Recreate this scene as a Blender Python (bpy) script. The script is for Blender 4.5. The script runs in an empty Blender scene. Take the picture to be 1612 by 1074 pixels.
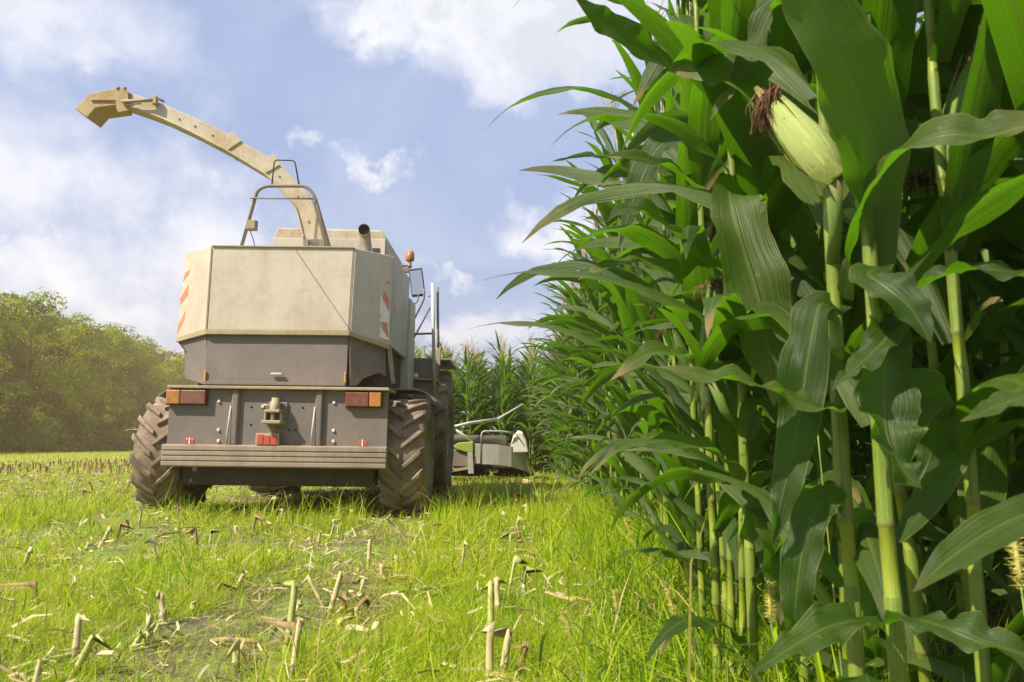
import bpy, math, random
import numpy as np
from mathutils import Vector, Matrix

random.seed(7)
rng = np.random.default_rng(7)
R = math.radians
sc = bpy.context.scene
col = sc.collection

# ------------------------------------------------------------------ camera
FPX, CX, CY, PITCH = 1209.0, 806.0, 537.0, R(7.68)
CAM = Vector((0, 0, 0.68))
cam_data = bpy.data.cameras.new('camera')
cam_data.sensor_width = 36.0
cam_data.lens = FPX / 1612.0 * 36.0
cam_data.clip_start = 0.02
cam_data.clip_end = 3000
cam_data.dof.use_dof = True
cam_data.dof.focus_distance = 6.5
cam_data.dof.aperture_fstop = 11
cam = bpy.data.objects.new('camera', cam_data)
col.objects.link(cam)
cam.location = CAM
cam.rotation_euler = (R(90) + PITCH, 0, 0)
sc.camera = cam


def at(px, py, Y):
    """world point seen at photo pixel (px, py) at the real distance Y along the field"""
    a, b = (px - CX) / FPX, (CY - py) / FPX
    d = Vector((a, math.cos(PITCH) - b * math.sin(PITCH), math.sin(PITCH) + b * math.cos(PITCH)))
    return CAM + d * (Y / d.y)


# ------------------------------------------------------------------ light and sky
SUN = Vector((-0.74, -0.48, 1.0)).normalized()
elev = math.asin(SUN.z)
azim = math.atan2(SUN.x, SUN.y)
sun_data = bpy.data.lights.new('sun', 'SUN')
sun_data.energy = 5.0
sun_data.angle = R(0.53)
sun_data.color = (1.0, 0.93, 0.80)
sun = bpy.data.objects.new('sun', sun_data)
col.objects.link(sun)
sun.rotation_euler = SUN.to_track_quat('Z', 'Y').to_euler()
sun.location = (-20, -10, 30)

world = bpy.data.worlds.new('World')
sc.world = world
world.use_nodes = True


class NT:
    """small helper for building node trees"""
    def __init__(self, tree):
        self.t = tree
        self.t.nodes.clear()

    def n(self, kind, **kw):
        nd = self.t.nodes.new(kind)
        for k, v in kw.items():
            setattr(nd, k, v)
        return nd

    def put(self, sock, v):
        if hasattr(v, 'is_output') or isinstance(v, bpy.types.NodeSocket):
            self.t.links.new(v, sock)
        else:
            sock.default_value = v

    def math(self, op, a, b=None, c=None, clamp=False):
        nd = self.n('ShaderNodeMath', operation=op, use_clamp=clamp)
        self.put(nd.inputs[0], a)
        if b is not None:
            self.put(nd.inputs[1], b)
        if c is not None:
            self.put(nd.inputs[2], c)
        return nd.outputs[0]

    def vmath(self, op, a, b=None, out=0):
        nd = self.n('ShaderNodeVectorMath', operation=op)
        self.put(nd.inputs[0], a)
        if b is not None:
            self.put(nd.inputs[3 if op == 'SCALE' else 1], b)
        return nd.outputs[out]

    def noise(self, vec, scale, detail=5.0, rough=0.55, dist=0.0, color=False):
        nd = self.n('ShaderNodeTexNoise')
        if vec is not None:
            self.put(nd.inputs['Vector'], vec)
        nd.inputs['Scale'].default_value = scale
        nd.inputs['Detail'].default_value = detail
        nd.inputs['Roughness'].default_value = rough
        nd.inputs['Distortion'].default_value = dist
        return nd.outputs['Color' if color else 'Fac']

    def mix(self, f, a, b, blend='MIX'):
        nd = self.n('ShaderNodeMix', data_type='RGBA', blend_type=blend)
        self.put(nd.inputs[0], f)
        self.put(nd.inputs[6], a)
        self.put(nd.inputs[7], b)
        return nd.outputs[2]

    def ramp(self, f, stops):
        nd = self.n('ShaderNodeValToRGB')
        el = nd.color_ramp.elements
        while len(el) < len(stops):
            el.new(0.5)
        for e, (p, c) in zip(el, stops):
            e.position = p
            e.color = c if len(c) == 4 else (*c, 1)
        self.put(nd.inputs[0], f)
        return nd.outputs[0]

    def smooth(self, v, lo, hi, a=0.0, b=1.0):
        nd = self.n('ShaderNodeMapRange', interpolation_type='SMOOTHSTEP')
        self.put(nd.inputs[0], v)
        for i, x in enumerate((lo, hi, a, b)):
            nd.inputs[i + 1].default_value = x
        return nd.outputs[0]


def build_sky():
    g = NT(world.node_tree)
    tc = g.n('ShaderNodeTexCoord').outputs['Generated']
    sky = g.n('ShaderNodeTexSky')
    sky.sky_type = 'NISHITA'
    sky.sun_disc = False
    sky.sun_elevation = elev
    sky.sun_rotation = azim
    sky.altitude = 100
    sky.air_density = 1.0
    sky.dust_density = 2.6
    sky.ozone_density = 1.6
    warp = g.vmath('SUBTRACT', g.noise(tc, 5.5, 8, 0.60, 0.0, True), (0.5, 0.5, 0.5))
    warp2 = g.vmath('SUBTRACT', g.noise(tc, 19.0, 6, 0.62, 0.0, True), (0.5, 0.5, 0.5))
    p = g.vmath('ADD', tc, g.vmath('SCALE', warp, 0.30))
    p = g.vmath('ADD', p, g.vmath('SCALE', warp2, 0.07))
    total = None
    # cumulus banks: photo pixel, angular half width and half height, weight
    banks = [(690, -20, .20, .12, 1.0), (850, 75, .22, .11, 1.0), (590, 10, .13, .06, .8), (980, -60, .3, .2, .9),
             (310, 400, .17, .16, .62), (90, 320, .19, .12, .55), (160, 480, .24, .10, .62), (830, 345, .095, .07, .75),
             (600, 258, .09, .026, .6), (30, 10, .2, .12, .65), (150, 105, .09, .05, .5), (20, 430, .13, .05, .7),
             (330, 290, .12, .08, .5), (690, 412, .05, .02, .5), (720, 530, .2, .05, .55), (-250, 200, .3, .2, .6), (480, 245, .03, .03, .5)]
    for (bx, by, sx, sy, w) in banks:
        d = (at(bx, by, 10) - CAM).normalized()
        df = g.vmath('SUBTRACT', p, tuple(d))
        df = g.vmath('DIVIDE', df, (sx, 0.5, sy))
        ln = g.vmath('LENGTH', df, out=1)
        v = g.math('MULTIPLY', g.math('SUBTRACT', 1.0, ln), w)
        v = g.math('MAXIMUM', v, 0.0)
        total = v if total is None else g.math('MAXIMUM', total, v)
    # elsewhere: the same broken cumulus, spread at random over the dome
    sep = g.n('ShaderNodeSeparateXYZ')
    g.put(sep.inputs[0], tc)
    zz = g.math('ADD', g.math('MAXIMUM', sep.outputs[2], 0.0), 0.25)
    flat = g.n('ShaderNodeCombineXYZ')
    g.put(flat.inputs[0], g.math('DIVIDE', sep.outputs[0], zz))
    g.put(flat.inputs[1], g.math('DIVIDE', sep.outputs[1], zz))
    fb = g.noise(flat.outputs[0], 1.7, 7, 0.58, 0.2)
    rnd = g.smooth(fb, 0.52, 0.80, 0.0, 0.75)
    away = g.smooth(sep.outputs[1], 0.55, 0.25)          # the built banks cover the part of the sky ahead
    total = g.math('MAXIMUM', total, g.math('MULTIPLY', rnd, away))
    wisp = g.math('MULTIPLY', g.smooth(g.noise(flat.outputs[0], 1.1, 8, 0.62, 0.6), 0.42, 0.75), 0.33)
    fine = g.noise(tc, 9.0, 10, 0.62, 0.3)
    dens = g.math('ADD', total, g.math('MULTIPLY', g.math('SUBTRACT', fine, 0.5), 0.75))
    cov = g.math('MAXIMUM', g.smooth(dens, 0.0, 0.80), wisp)
    # grey bellies where the cloud is thick
    thick = g.smooth(g.math('ADD', dens, g.math('MULTIPLY', g.math('SUBTRACT', g.noise(p, 5.0, 4), 0.5), 1.1)), 0.45, 0.95)
    ccol = g.mix(thick, (9.4, 9.4, 9.8, 1), (6.6, 6.9, 7.6, 1))
    pale = g.mix(0.55, sky.outputs[0], (4.5, 5.9, 9.4, 1))
    out = g.mix(g.math('MULTIPLY', cov, 0.93), pale, ccol)
    bg = g.n('ShaderNodeBackground')
    g.put(bg.inputs[0], out)
    bg.inputs[1].default_value = 0.078
    w = g.n('ShaderNodeOutputWorld')
    g.put(w.inputs[0], bg.outputs[0])


build_sky()
sc.view_settings.view_transform = 'Standard'
sc.view_settings.look = 'None'
sc.view_settings.exposure = 0.66
sc.view_settings.gamma = 1.0
sc.view_settings.use_curve_mapping = False
sc.cycles.use_denoising = True
sc.cycles.max_bounces = 8
sc.cycles.diffuse_bounces = 3
sc.cycles.transmission_bounces = 4
sc.cycles.transparent_max_bounces = 8
sc.cycles.volume_bounces = 0
sc.cycles.sample_clamp_indirect = 6.0


# ------------------------------------------------------------------ materials
def new_mat(name):
    m = bpy.data.materials.new(name)
    m.use_nodes = True
    return m, NT(m.node_tree)


def finish(m, g, shader, disp=None):
    o = g.n('ShaderNodeOutputMaterial')
    g.put(o.inputs[0], shader)
    return m


def principled(g, color, rough=0.6, metal=0.0, spec=0.5, normal=None):
    b = g.n('ShaderNodeBsdfPrincipled')
    g.put(b.inputs['Base Color'], color)
    g.put(b.inputs['Roughness'], rough)
    b.inputs['Metallic'].default_value = metal
    b.inputs['Specular IOR Level'].default_value = spec
    if normal is not None:
        g.put(b.inputs['Normal'], normal)
    return b.outputs[0]


def bump(g, h, strength=0.3, dist=0.01):
    b = g.n('ShaderNodeBump')
    b.inputs['Strength'].default_value = strength
    b.inputs['Distance'].default_value = dist
    g.put(b.inputs['Height'], h)
    return b.outputs[0]


def rgba(c, k=1.0):
    return (c[0] * k, c[1] * k, c[2] * k, 1)


def worn(name, color, dirt, amount=0.5, rough=0.55, metal=0.0, scale=3.0, streak=True):
    """painted sheet metal with field dust, stains and small chips"""
    m, g = new_mat(name)
    tc = g.n('ShaderNodeTexCoord').outputs['Object']
    a = g.noise(tc, scale, 7, 0.62)
    b = g.noise(tc, scale * 9, 5, 0.6)
    c = g.noise(g.vmath('MULTIPLY', tc, (scale * 7, scale * 7, scale * 0.6)), 1.0, 4, 0.6) if streak else a
    f = g.math('ADD', g.math('MULTIPLY', a, 0.6), g.math('ADD', g.math('MULTIPLY', b, 0.2), g.math('MULTIPLY', c, 0.2)))
    f = g.smooth(f, 0.40, 0.66, 0.0, amount)
    base = g.mix(f, rgba(color), rgba(dirt))
    chips = g.smooth(g.noise(tc, scale * 26, 3, 0.5), 0.70, 0.73, 0.0, 0.55)
    base = g.mix(chips, base, rgba((dirt[0] * 0.45, dirt[1] * 0.42, dirt[2] * 0.4)))
    ro = g.math('ADD', rough, g.math('MULTIPLY', f, 0.25))
    nrm = bump(g, g.math('ADD', g.math('MULTIPLY', b, 0.5), g.math('MULTIPLY', a, 1.2)), 0.10, 0.02)
    return finish(m, g, principled(g, base, ro, metal, 0.4, nrm))


MAT = {}
MAT['cream'] = worn('cream_paint', (0.575, 0.50, 0.385), (0.41, 0.325, 0.225), 0.75, 0.52, scale=1.8)
MAT['grey'] = worn('grey_paint', (0.165, 0.138, 0.120), (0.245, 0.192, 0.145), 0.7, 0.62, scale=2.6)
MAT['spout'] = worn('spout_paint', (0.52, 0.46, 0.33), (0.40, 0.27, 0.13), 0.9, 0.6, scale=3.0)
MAT['spout_tip'] = worn('spout_tip_paint', (0.44, 0.32, 0.15), (0.30, 0.18, 0.07), 0.8, 0.65, scale=4.0)
MAT['trim'] = worn('trim_edge', (0.40, 0.32, 0.19), (0.27, 0.19, 0.10), 0.7, 0.6)
MAT['steel'] = worn('bare_steel', (0.46, 0.42, 0.36), (0.33, 0.27, 0.20), 0.7, 0.5, 0.15, 5)
MAT['bumper'] = worn('bumper_paint', (0.34, 0.265, 0.19), (0.23, 0.165, 0.11), 0.8, 0.65, scale=4)
MAT['dark'] = worn('dark_chassis', (0.045, 0.038, 0.032), (0.11, 0.08, 0.055), 0.7, 0.7, scale=4)
MAT['rubber'] = worn('dusty_rubber', (0.17, 0.125, 0.088), (0.36, 0.265, 0.18), 0.9, 0.92, scale=5, streak=False)
MAT['rim'] = worn('rim_paint', (0.40, 0.38, 0.30), (0.22, 0.17, 0.12), 0.8, 0.6, scale=5)
MAT['green_panel'] = worn('green_panel', (0.30, 0.40, 0.04), (0.30, 0.30, 0.10), 0.5, 0.5)
MAT['white_cone'] = worn('white_plastic', (0.72, 0.68, 0.56), (0.50, 0.44, 0.33), 0.6, 0.5)
MAT['pipe_pale'] = worn('pale_pipe', (0.55, 0.57, 0.44), (0.36, 0.34, 0.24), 0.6, 0.5, scale=5)
MAT['pipe_dark'] = worn('brown_pipe', (0.20, 0.165, 0.13), (0.28, 0.22, 0.16), 0.6, 0.5, scale=6)
MAT['exhaust'] = worn('sooty_pipe', (0.33, 0.29, 0.23), (0.17, 0.12, 0.09), 0.8, 0.6, 0.2, 6)
MAT['soot'] = worn('soot', (0.015, 0.012, 0.01), (0.03, 0.02, 0.015), 0.6, 0.9)
MAT['white'] = worn('white_paint', (0.75, 0.72, 0.65), (0.5, 0.44, 0.36), 0.5, 0.5)
MAT['stripe_red'] = worn('faded_red', (0.52, 0.17, 0.09), (0.56, 0.36, 0.25), 0.65, 0.5, scale=12)


def lens(name, color, rough=0.25):
    m, g = new_mat(name)
    tc = g.n('ShaderNodeTexCoord').outputs['Object']
    rib = g.n('ShaderNodeTexWave', wave_type='BANDS', bands_direction='Z')
    g.put(rib.inputs[0], tc)
    rib.inputs['Scale'].default_value = 60
    d = g.smooth(g.noise(tc, 14, 5, 0.6), 0.42, 0.68, 0.0, 0.6)
    base = g.mix(d, rgba(color), (0.22, 0.14, 0.09, 1))
    return finish(m, g, principled(g, base, rough, 0, 0.5, bump(g, rib.outputs[1], 0.25, 0.004)))


MAT['red_lens'] = lens('red_lens', (0.20, 0.055, 0.035))
MAT['orange_lens'] = lens('orange_lens', (0.52, 0.19, 0.035))
MAT['reflector'] = lens('red_reflector', (0.60, 0.08, 0.05))
MAT['yellow_reflector'] = lens('yellow_reflector', (0.65, 0.36, 0.03))


def glass_mat():
    m, g = new_mat('cab_glass')
    return finish(m, g, principled(g, (0.03, 0.035, 0.035, 1), 0.06, 0.0, 0.8))


def mirror_mat():
    m, g = new_mat('mirror_glass')
    return finish(m, g, principled(g, (0.62, 0.62, 0.58, 1), 0.12, 1.0, 0.5))


MAT['glass'] = glass_mat()
MAT['mirror'] = mirror_mat()


def leaf_mat(name, dark, light, trans, midrib, rough=0.35, tfac=0.43, attr=None):
    """maize or grass blade: parallel veins, pale midrib, light shining through"""
    m, g = new_mat(name)
    uv = g.n('ShaderNodeUVMap').outputs[0]
    sep = g.n('ShaderNodeSeparateXYZ')
    g.put(sep.inputs[0], uv)
    u = sep.outputs[0]
    tco = g.n('ShaderNodeTexCoord').outputs['Object']
    vein = g.smooth(g.noise(g.vmath('MULTIPLY', uv, (42, 0.8, 1)), 1.0, 2, 0.5), 0.32, 0.68)
    blotch = g.noise(tco, 9.0, 6, 0.6)
    if attr:
        rnd = g.n('ShaderNodeAttribute', attribute_name=attr).outputs['Fac']
    else:
        rnd = g.n('ShaderNodeObjectInfo').outputs['Random']
    f = g.math('ADD', g.math('MULTIPLY', vein, 0.30), g.math('ADD', g.math('MULTIPLY', blotch, 0.45), g.math('MULTIPLY', rnd, 0.35)))
    f = g.smooth(f, 0.30, 0.82)
    c = g.mix(f, rgba(dark), rgba(light))
    rib = g.smooth(g.math('ABSOLUTE', g.math('SUBTRACT', u, 0.5)), 0.012, 0.045, 1.0, 0.0)
    c = g.mix(g.math('MULTIPLY', rib, 0.5), c, rgba(midrib))
    spots = g.smooth(g.noise(tco, 60.0, 3, 0.5), 0.705, 0.74, 0.0, 0.6)
    c = g.mix(spots, c, (0.30, 0.24, 0.09, 1))
    ag = g.math('ADD', sep.outputs[1], g.math('MULTIPLY', g.math('SUBTRACT', blotch, 0.5), 0.35))
    dry = g.math('MULTIPLY', g.smooth(ag, 0.80, 0.97), g.smooth(rnd, 0.35, 0.75))
    edge = g.math('MULTIPLY', g.smooth(g.math('ADD', g.math('ABSOLUTE', g.math('SUBTRACT', u, 0.5)), g.math('MULTIPLY', g.math('SUBTRACT', blotch, 0.5), 0.12)), 0.465, 0.50), 0.55)
    c = g.mix(edge, c, (0.26, 0.24, 0.07, 1))
    c = g.mix(dry, c, (0.34, 0.24, 0.10, 1))
    tcol = g.mix(g.math('MULTIPLY', rib, 0.6), rgba(trans), rgba(midrib, 0.8))
    tcol = g.mix(g.math('MULTIPLY', vein, 0.5), tcol, rgba((trans[0] * 0.55, trans[1] * 0.62, trans[2] * 0.5)))
    h = g.math('ADD', g.math('MULTIPLY', vein, 0.6), g.math('MULTIPLY', rib, 0.8))
    nrm = bump(g, g.math('ADD', h, g.math('MULTIPLY', blotch, 1.2)), 0.5, 0.005)
    p = principled(g, c, g.math('ADD', rough, g.math('MULTIPLY', blotch, 0.22)), 0, 0.5, nrm)
    t = g.n('ShaderNodeBsdfTranslucent')
    g.put(t.inputs[0], tcol)
    g.put(t.inputs['Normal'], nrm)
    mx = g.n('ShaderNodeMixShader')
    mx.inputs[0].default_value = tfac
    g.put(mx.inputs[1], p)
    g.put(mx.inputs[2], t.outputs[0])
    return finish(m, g, mx.outputs[0])


MAT['leaf'] = leaf_mat('maize_leaf', (0.028, 0.054, 0.006), (0.098, 0.140, 0.020), (0.17, 0.42, 0.008), (0.20, 0.24, 0.05))
MAT['leaf_far'] = leaf_mat('maize_leaf_field', (0.032, 0.058, 0.007), (0.105, 0.145, 0.022), (0.18, 0.38, 0.012), (0.22, 0.27, 0.06), attr='tint')
MAT['dry_leaf'] = leaf_mat('dry_leaf', (0.36, 0.25, 0.12), (0.58, 0.45, 0.25), (0.5, 0.36, 0.16), (0.55, 0.45, 0.28), 0.6, 0.25)
MAT['husk'] = leaf_mat('ear_husk', (0.40, 0.52, 0.10), (0.62, 0.68, 0.22), (0.45, 0.5, 0.12), (0.5, 0.55, 0.2), 0.5, 0.2)
MAT['husk_green'] = leaf_mat('ear_husk_green', (0.14, 0.26, 0.04), (0.26, 0.38, 0.08), (0.3, 0.45, 0.06), (0.3, 0.4, 0.12), 0.5, 0.2)


def grass_mat(name, stops, tfac=0.42, tk=1.5):
    m, g = new_mat(name)
    a = g.n('ShaderNodeAttribute', attribute_name='tint').outputs['Fac']
    c = g.ramp(a, stops)
    p = principled(g, c, 0.55, 0, 0.2)
    t = g.n('ShaderNodeBsdfTranslucent')
    g.put(t.inputs[0], g.mix(1.0, c, (tk, tk, tk * 0.8, 1), 'MULTIPLY'))
    mx = g.n('ShaderNodeMixShader')
    mx.inputs[0].default_value = tfac
    g.put(mx.inputs[1], p)
    g.put(mx.inputs[2], t.outputs[0])
    return finish(m, g, mx.outputs[0])


MAT['grass'] = grass_mat('field_grass', [(0.0, (0.07, 0.13, 0.006)), (0.35, (0.19, 0.32, 0.005)), (0.70, (0.40, 0.53, 0.008)),
                                         (0.86, (0.46, 0.46, 0.05)), (1.0, (0.58, 0.46, 0.20))])
MAT['litter'] = grass_mat('straw_litter', [(0.0, (0.22, 0.14, 0.06)), (0.4, (0.45, 0.34, 0.16)), (0.8, (0.62, 0.53, 0.30)), (1.0, (0.50, 0.50, 0.15))], 0.15, 1.0)
MAT['crown'] = grass_mat('tree_leaves', [(0.0, (0.045, 0.095, 0.010)), (0.5, (0.16, 0.25, 0.012)), (0.85, (0.38, 0.44, 0.012)), (1.0, (0.60, 0.52, 0.012))], 0.42, 1.4)


def simple(name, c1, c2, scale=8, rough=0.8, stretch=(1, 1, 1), bmp=0.3):
    m, g = new_mat(name)
    tc = g.n('ShaderNodeTexCoord').outputs['Object']
    v = g.vmath('MULTIPLY', tc, stretch)
    a = g.noise(v, scale, 6, 0.6)
    c = g.mix(g.smooth(a, 0.35, 0.68), rgba(c1), rgba(c2))
    return finish(m, g, principled(g, c, rough, 0, 0.35, bump(g, a, bmp, 0.02)))


def stalk_mat():
    m, g = new_mat('maize_stalk')
    uv = g.n('ShaderNodeUVMap').outputs[0]
    sep = g.n('ShaderNodeSeparateXYZ')
    g.put(sep.inputs[0], uv)
    tc = g.n('ShaderNodeTexCoord').outputs['Object']
    line = g.noise(g.vmath('MULTIPLY', tc, (420, 420, 5)), 1.0, 2, 0.5)
    blot = g.noise(tc, 22, 5, 0.6)
    bare = g.mix(blot, (0.17, 0.23, 0.016, 1), (0.28, 0.31, 0.03, 1))
    sheath = g.mix(g.smooth(g.math('ADD', g.math('MULTIPLY', line, .6), g.math('MULTIPLY', blot, .4)), .35, .65), (0.11, 0.165, 0.014, 1), (0.215, 0.26, 0.03, 1))
    node = (0.17, 0.18, 0.03, 1)
    c = g.mix(g.smooth(sep.outputs[1], .25, .40), bare, sheath)
    c = g.mix(g.smooth(sep.outputs[1], .65, .80), c, node)
    stain = g.smooth(g.noise(g.vmath('MULTIPLY', tc, (60, 60, 14)), 1.0, 5, .65), .58, .72, 0.0, .7)
    c = g.mix(stain, c, (0.17, 0.12, 0.05, 1))
    return finish(m, g, principled(g, c, 0.5, 0, 0.4, bump(g, g.math('ADD', line, blot), 0.35, 0.003)))


MAT['stalk'] = stalk_mat()
MAT['tassel'] = simple('tassel_straw', (0.42, 0.30, 0.13), (0.60, 0.48, 0.25), 30, 0.8)
MAT['silk'] = simple('brown_silk', (0.10, 0.045, 0.020), (0.24, 0.12, 0.055), 60, 0.85, (1, 1, 0.3))
MAT['stub'] = simple('cut_stalk', (0.42, 0.33, 0.15), (0.60, 0.52, 0.28), 22, 0.75, (1, 1, 0.2))
MAT['stub_green'] = simple('cut_stalk_green', (0.32, 0.36, 0.08), (0.55, 0.52, 0.20), 22, 0.7, (1, 1, 0.2))
MAT['stub_brown'] = simple('old_stalk', (0.20, 0.12, 0.05), (0.40, 0.27, 0.12), 22, 0.85, (1, 1, 0.2))
MAT['bark'] = simple('bark', (0.06, 0.045, 0.03), (0.14, 0.11, 0.08), 6, 0.9, (1, 1, 0.2))
MAT['bristle'] = simple('seed_bristle', (0.48, 0.44, 0.06), (0.62, 0.54, 0.16), 30, 0.7)
MAT['weed'] = simple('weed_stem', (0.16, 0.26, 0.04), (0.28, 0.34, 0.07), 20, 0.6)


def ground_mat():
    m, g = new_mat('field_soil')
    tc = g.n('ShaderNodeTexCoord').outputs['Object']
    big = g.noise(tc, 0.55, 6, 0.6)
    mid = g.noise(tc, 4.0, 7, 0.62)
    fine = g.noise(tc, 45.0, 5, 0.6)
    soil = g.mix(g.smooth(mid, 0.35, 0.7), (0.085, 0.062, 0.042, 1), (0.19, 0.145, 0.10, 1))
    moss = g.mix(fine, (0.09, 0.15, 0.02, 1), (0.24, 0.30, 0.06, 1))
    f = g.smooth(g.math('ADD', g.math('MULTIPLY', big, 0.6), g.math('MULTIPLY', mid, 0.4)), 0.40, 0.58)
    c = g.mix(f, soil, moss)
    straw = g.smooth(g.noise(g.vmath('MULTIPLY', tc, (60, 18, 20)), 1.0, 3, 0.6), 0.56, 0.68, 0.0, 0.7)
    c = g.mix(straw, c, (0.42, 0.35, 0.18, 1))
    # beyond the near grass the field is pale stubble over green
    sep = g.n('ShaderNodeSeparateXYZ')
    g.put(sep.inputs[0], tc)
    far = g.smooth(sep.outputs[1], 14.0, 40.0)
    rows = g.n('ShaderNodeTexWave', wave_type='BANDS', bands_direction='X')
    g.put(rows.inputs[0], tc)
    rows.inputs['Scale'].default_value = 0.42
    rows.inputs['Distortion'].default_value = 1.2
    fc = g.mix(g.math('MULTIPLY', rows.outputs[1], mid), (0.25, 0.29, 0.07, 1), (0.47, 0.42, 0.20, 1))
    c = g.mix(far, c, fc)
    h = g.math('ADD', g.math('MULTIPLY', mid, 1.0), g.math('MULTIPLY', fine, 0.35))
    return finish(m, g, principled(g, c, 0.95, 0, 0.2, bump(g, h, 0.8, 0.05)))


MAT['ground'] = ground_mat()


# ------------------------------------------------------------------ mesh helpers
class MB:
    def __init__(self):
        self.v, self.f, self.uv = [], [], []

    def add(self, verts, faces, uvs=None):
        o = len(self.v)
        self.v += [tuple(p) for p in verts]
        self.f += [tuple(i + o for i in f) for f in faces]
        self.uv += list(uvs) if uvs is not None else [(0.25, 0.5)] * len(verts)
        return self

    def box(self, lo, hi):
        x0, y0, z0 = lo
        x1, y1, z1 = hi
        return self.add([(x0, y0, z0), (x1, y0, z0), (x1, y1, z0), (x0, y1, z0), (x0, y0, z1), (x1, y0, z1), (x1, y1, z1), (x0, y1, z1)],
                        [(3, 2, 1, 0), (4, 5, 6, 7), (0, 1, 5, 4), (1, 2, 6, 5), (2, 3, 7, 6), (3, 0, 4, 7)])

    def prism(self, poly, off):
        """closed polygon of 3-D points extruded by the vector off"""
        n = len(poly)
        off = Vector(off)
        a = [Vector(p) for p in poly]
        b = [p + off for p in a]
        fs = [tuple(range(n)), tuple(range(2 * n - 1, n - 1, -1))]
        fs += [(i, n + i, n + (i + 1) % n, (i + 1) % n)[::-1] for i in range(n)]
        self.add(a + b, fs)
        return self

    def tube(self, pts, rad, n=8, cap=True):
        pts = [Vector(p) for p in pts]
        k = len(pts)
        rad = rad if isinstance(rad, (list, tuple)) else [rad] * k
        rings = []
        ref = None
        for i, p in enumerate(pts):
            t = (pts[min(i + 1, k - 1)] - pts[max(i - 1, 0)]).normalized()
            if ref is None:
                ref = t.orthogonal().normalized()
            s = (ref - t * ref.dot(t)).normalized()
            ref = s
            b = t.cross(s)
            rings.append([p + (s * math.cos(2 * math.pi * j / n) + b * math.sin(2 * math.pi * j / n)) * rad[i] for j in range(n)])
        vs = [q for r in rings for q in r]
        uv = [(j / n, i / max(1, k - 1)) for i in range(k) for j in range(n)]
        fs = [(i * n + j, i * n + (j + 1) % n, (i + 1) * n + (j + 1) % n, (i + 1) * n + j) for i in range(k - 1) for j in range(n)]
        if cap:
            fs += [tuple(range(n))[::-1], tuple((k - 1) * n + j for j in range(n))]
        return self.add(vs, fs, uv)

    def lathe(self, prof, n=32, axis='X', centre=(0, 0, 0)):
        """profile of (along axis, radius), open ended"""
        c = Vector(centre)
        vs = []
        for (a, r) in prof:
            for j in range(n):
                t = 2 * math.pi * j / n
                q = {'X': (a, r * math.cos(t), r * math.sin(t)), 'Y': (r * math.sin(t), a, r * math.cos(t)), 'Z': (r * math.cos(t), r * math.sin(t), a)}[axis]
                vs.append(c + Vector(q))
        k = len(prof)
        fs = [(i * n + j, i * n + (j + 1) % n, (i + 1) * n + (j + 1) % n, (i + 1) * n + j) for i in range(k - 1) for j in range(n)]
        return self.add(vs, fs)

    def mesh(self, name, mat, smooth=False):
        me = bpy.data.meshes.new(name)
        me.from_pydata(self.v, [], self.f)
        lay = me.uv_layers.new(name='UVMap')
        li = np.empty(len(me.loops), dtype=np.int32)
        me.loops.foreach_get('vertex_index', li)
        lay.data.foreach_set('uv', np.array(self.uv, dtype=np.float32)[li].ravel())
        me.materials.append(MAT[mat] if isinstance(mat, str) else mat)
        if smooth:
            me.polygons.foreach_set('use_smooth', np.ones(len(me.polygons), dtype=bool))
        me.update()
        return me

    def build(self, name, mat, parent=None, smooth=False, bevel=0.0, fix=False):
        me = self.mesh(name, mat, smooth)
        if fix:
            import bmesh
            bm = bmesh.new()
            bm.from_mesh(me)
            bmesh.ops.recalc_face_normals(bm, faces=bm.faces[:])
            bm.to_mesh(me)
            bm.free()
        o = link(name, me, parent)
        if bevel:
            b = o.modifiers.new('bevel', 'BEVEL')
            b.width = bevel
            b.segments = 2
            b.limit_method = 'ANGLE'
            b.angle_limit = R(28)
        return o


def link(name, data, parent=None):
    o = bpy.data.objects.new(name, data)
    col.objects.link(o)
    if parent is not None:
        o.parent = parent
    return o


def tag(o, label=None, cat=None, group=None, kind=None):
    if label:
        o['label'] = label
    if cat:
        o['category'] = cat
    if group:
        o['group'] = group
    if kind:
        o['kind'] = kind
    return o


def empty(name, loc=(0, 0, 0), rot=(0, 0, 0)):
    o = link(name, None)
    o.location = loc
    o.rotation_euler = rot
    o.empty_display_size = 0.1
    return o


def np_mesh(name, V, F, mat, tint=None, uv=None, smooth=False):
    """V (n,3), F (m,3 or 4) arrays straight into a mesh"""
    me = bpy.data.meshes.new(name)
    k = F.shape[1]
    me.vertices.add(len(V))
    me.vertices.foreach_set('co', V.astype(np.float32).ravel())
    me.loops.add(F.size)
    me.loops.foreach_set('vertex_index', F.astype(np.int32).ravel())
    me.polygons.add(len(F))
    me.polygons.foreach_set('loop_start', np.arange(0, F.size, k, dtype=np.int32))
    me.polygons.foreach_set('loop_total', np.full(len(F), k, dtype=np.int32))
    if smooth:
        me.polygons.foreach_set('use_smooth', np.ones(len(F), dtype=bool))
    if uv is not None:
        lay = me.uv_layers.new(name='UVMap')
        lay.data.foreach_set('uv', uv[F.ravel()].astype(np.float32).ravel())
    if tint is not None:
        at_ = me.attributes.new('tint', 'FLOAT', 'POINT')
        at_.data.foreach_set('value', tint.astype(np.float32))
    me.materials.append(MAT[mat])
    me.update()
    me.validate()
    return me


def copy_tree(o, parent=None):
    c = o.copy()
    col.objects.link(c)
    c.parent = parent
    for ch in KIDS.get(o.name, ()):
        copy_tree(ch, c)
    return c


KIDS = {}


def remember(root):
    """note the children of a prototype once, so copies need no scene search"""
    for o in [root] + list(root.children_recursive):
        KIDS[o.name] = list(o.children)


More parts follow.
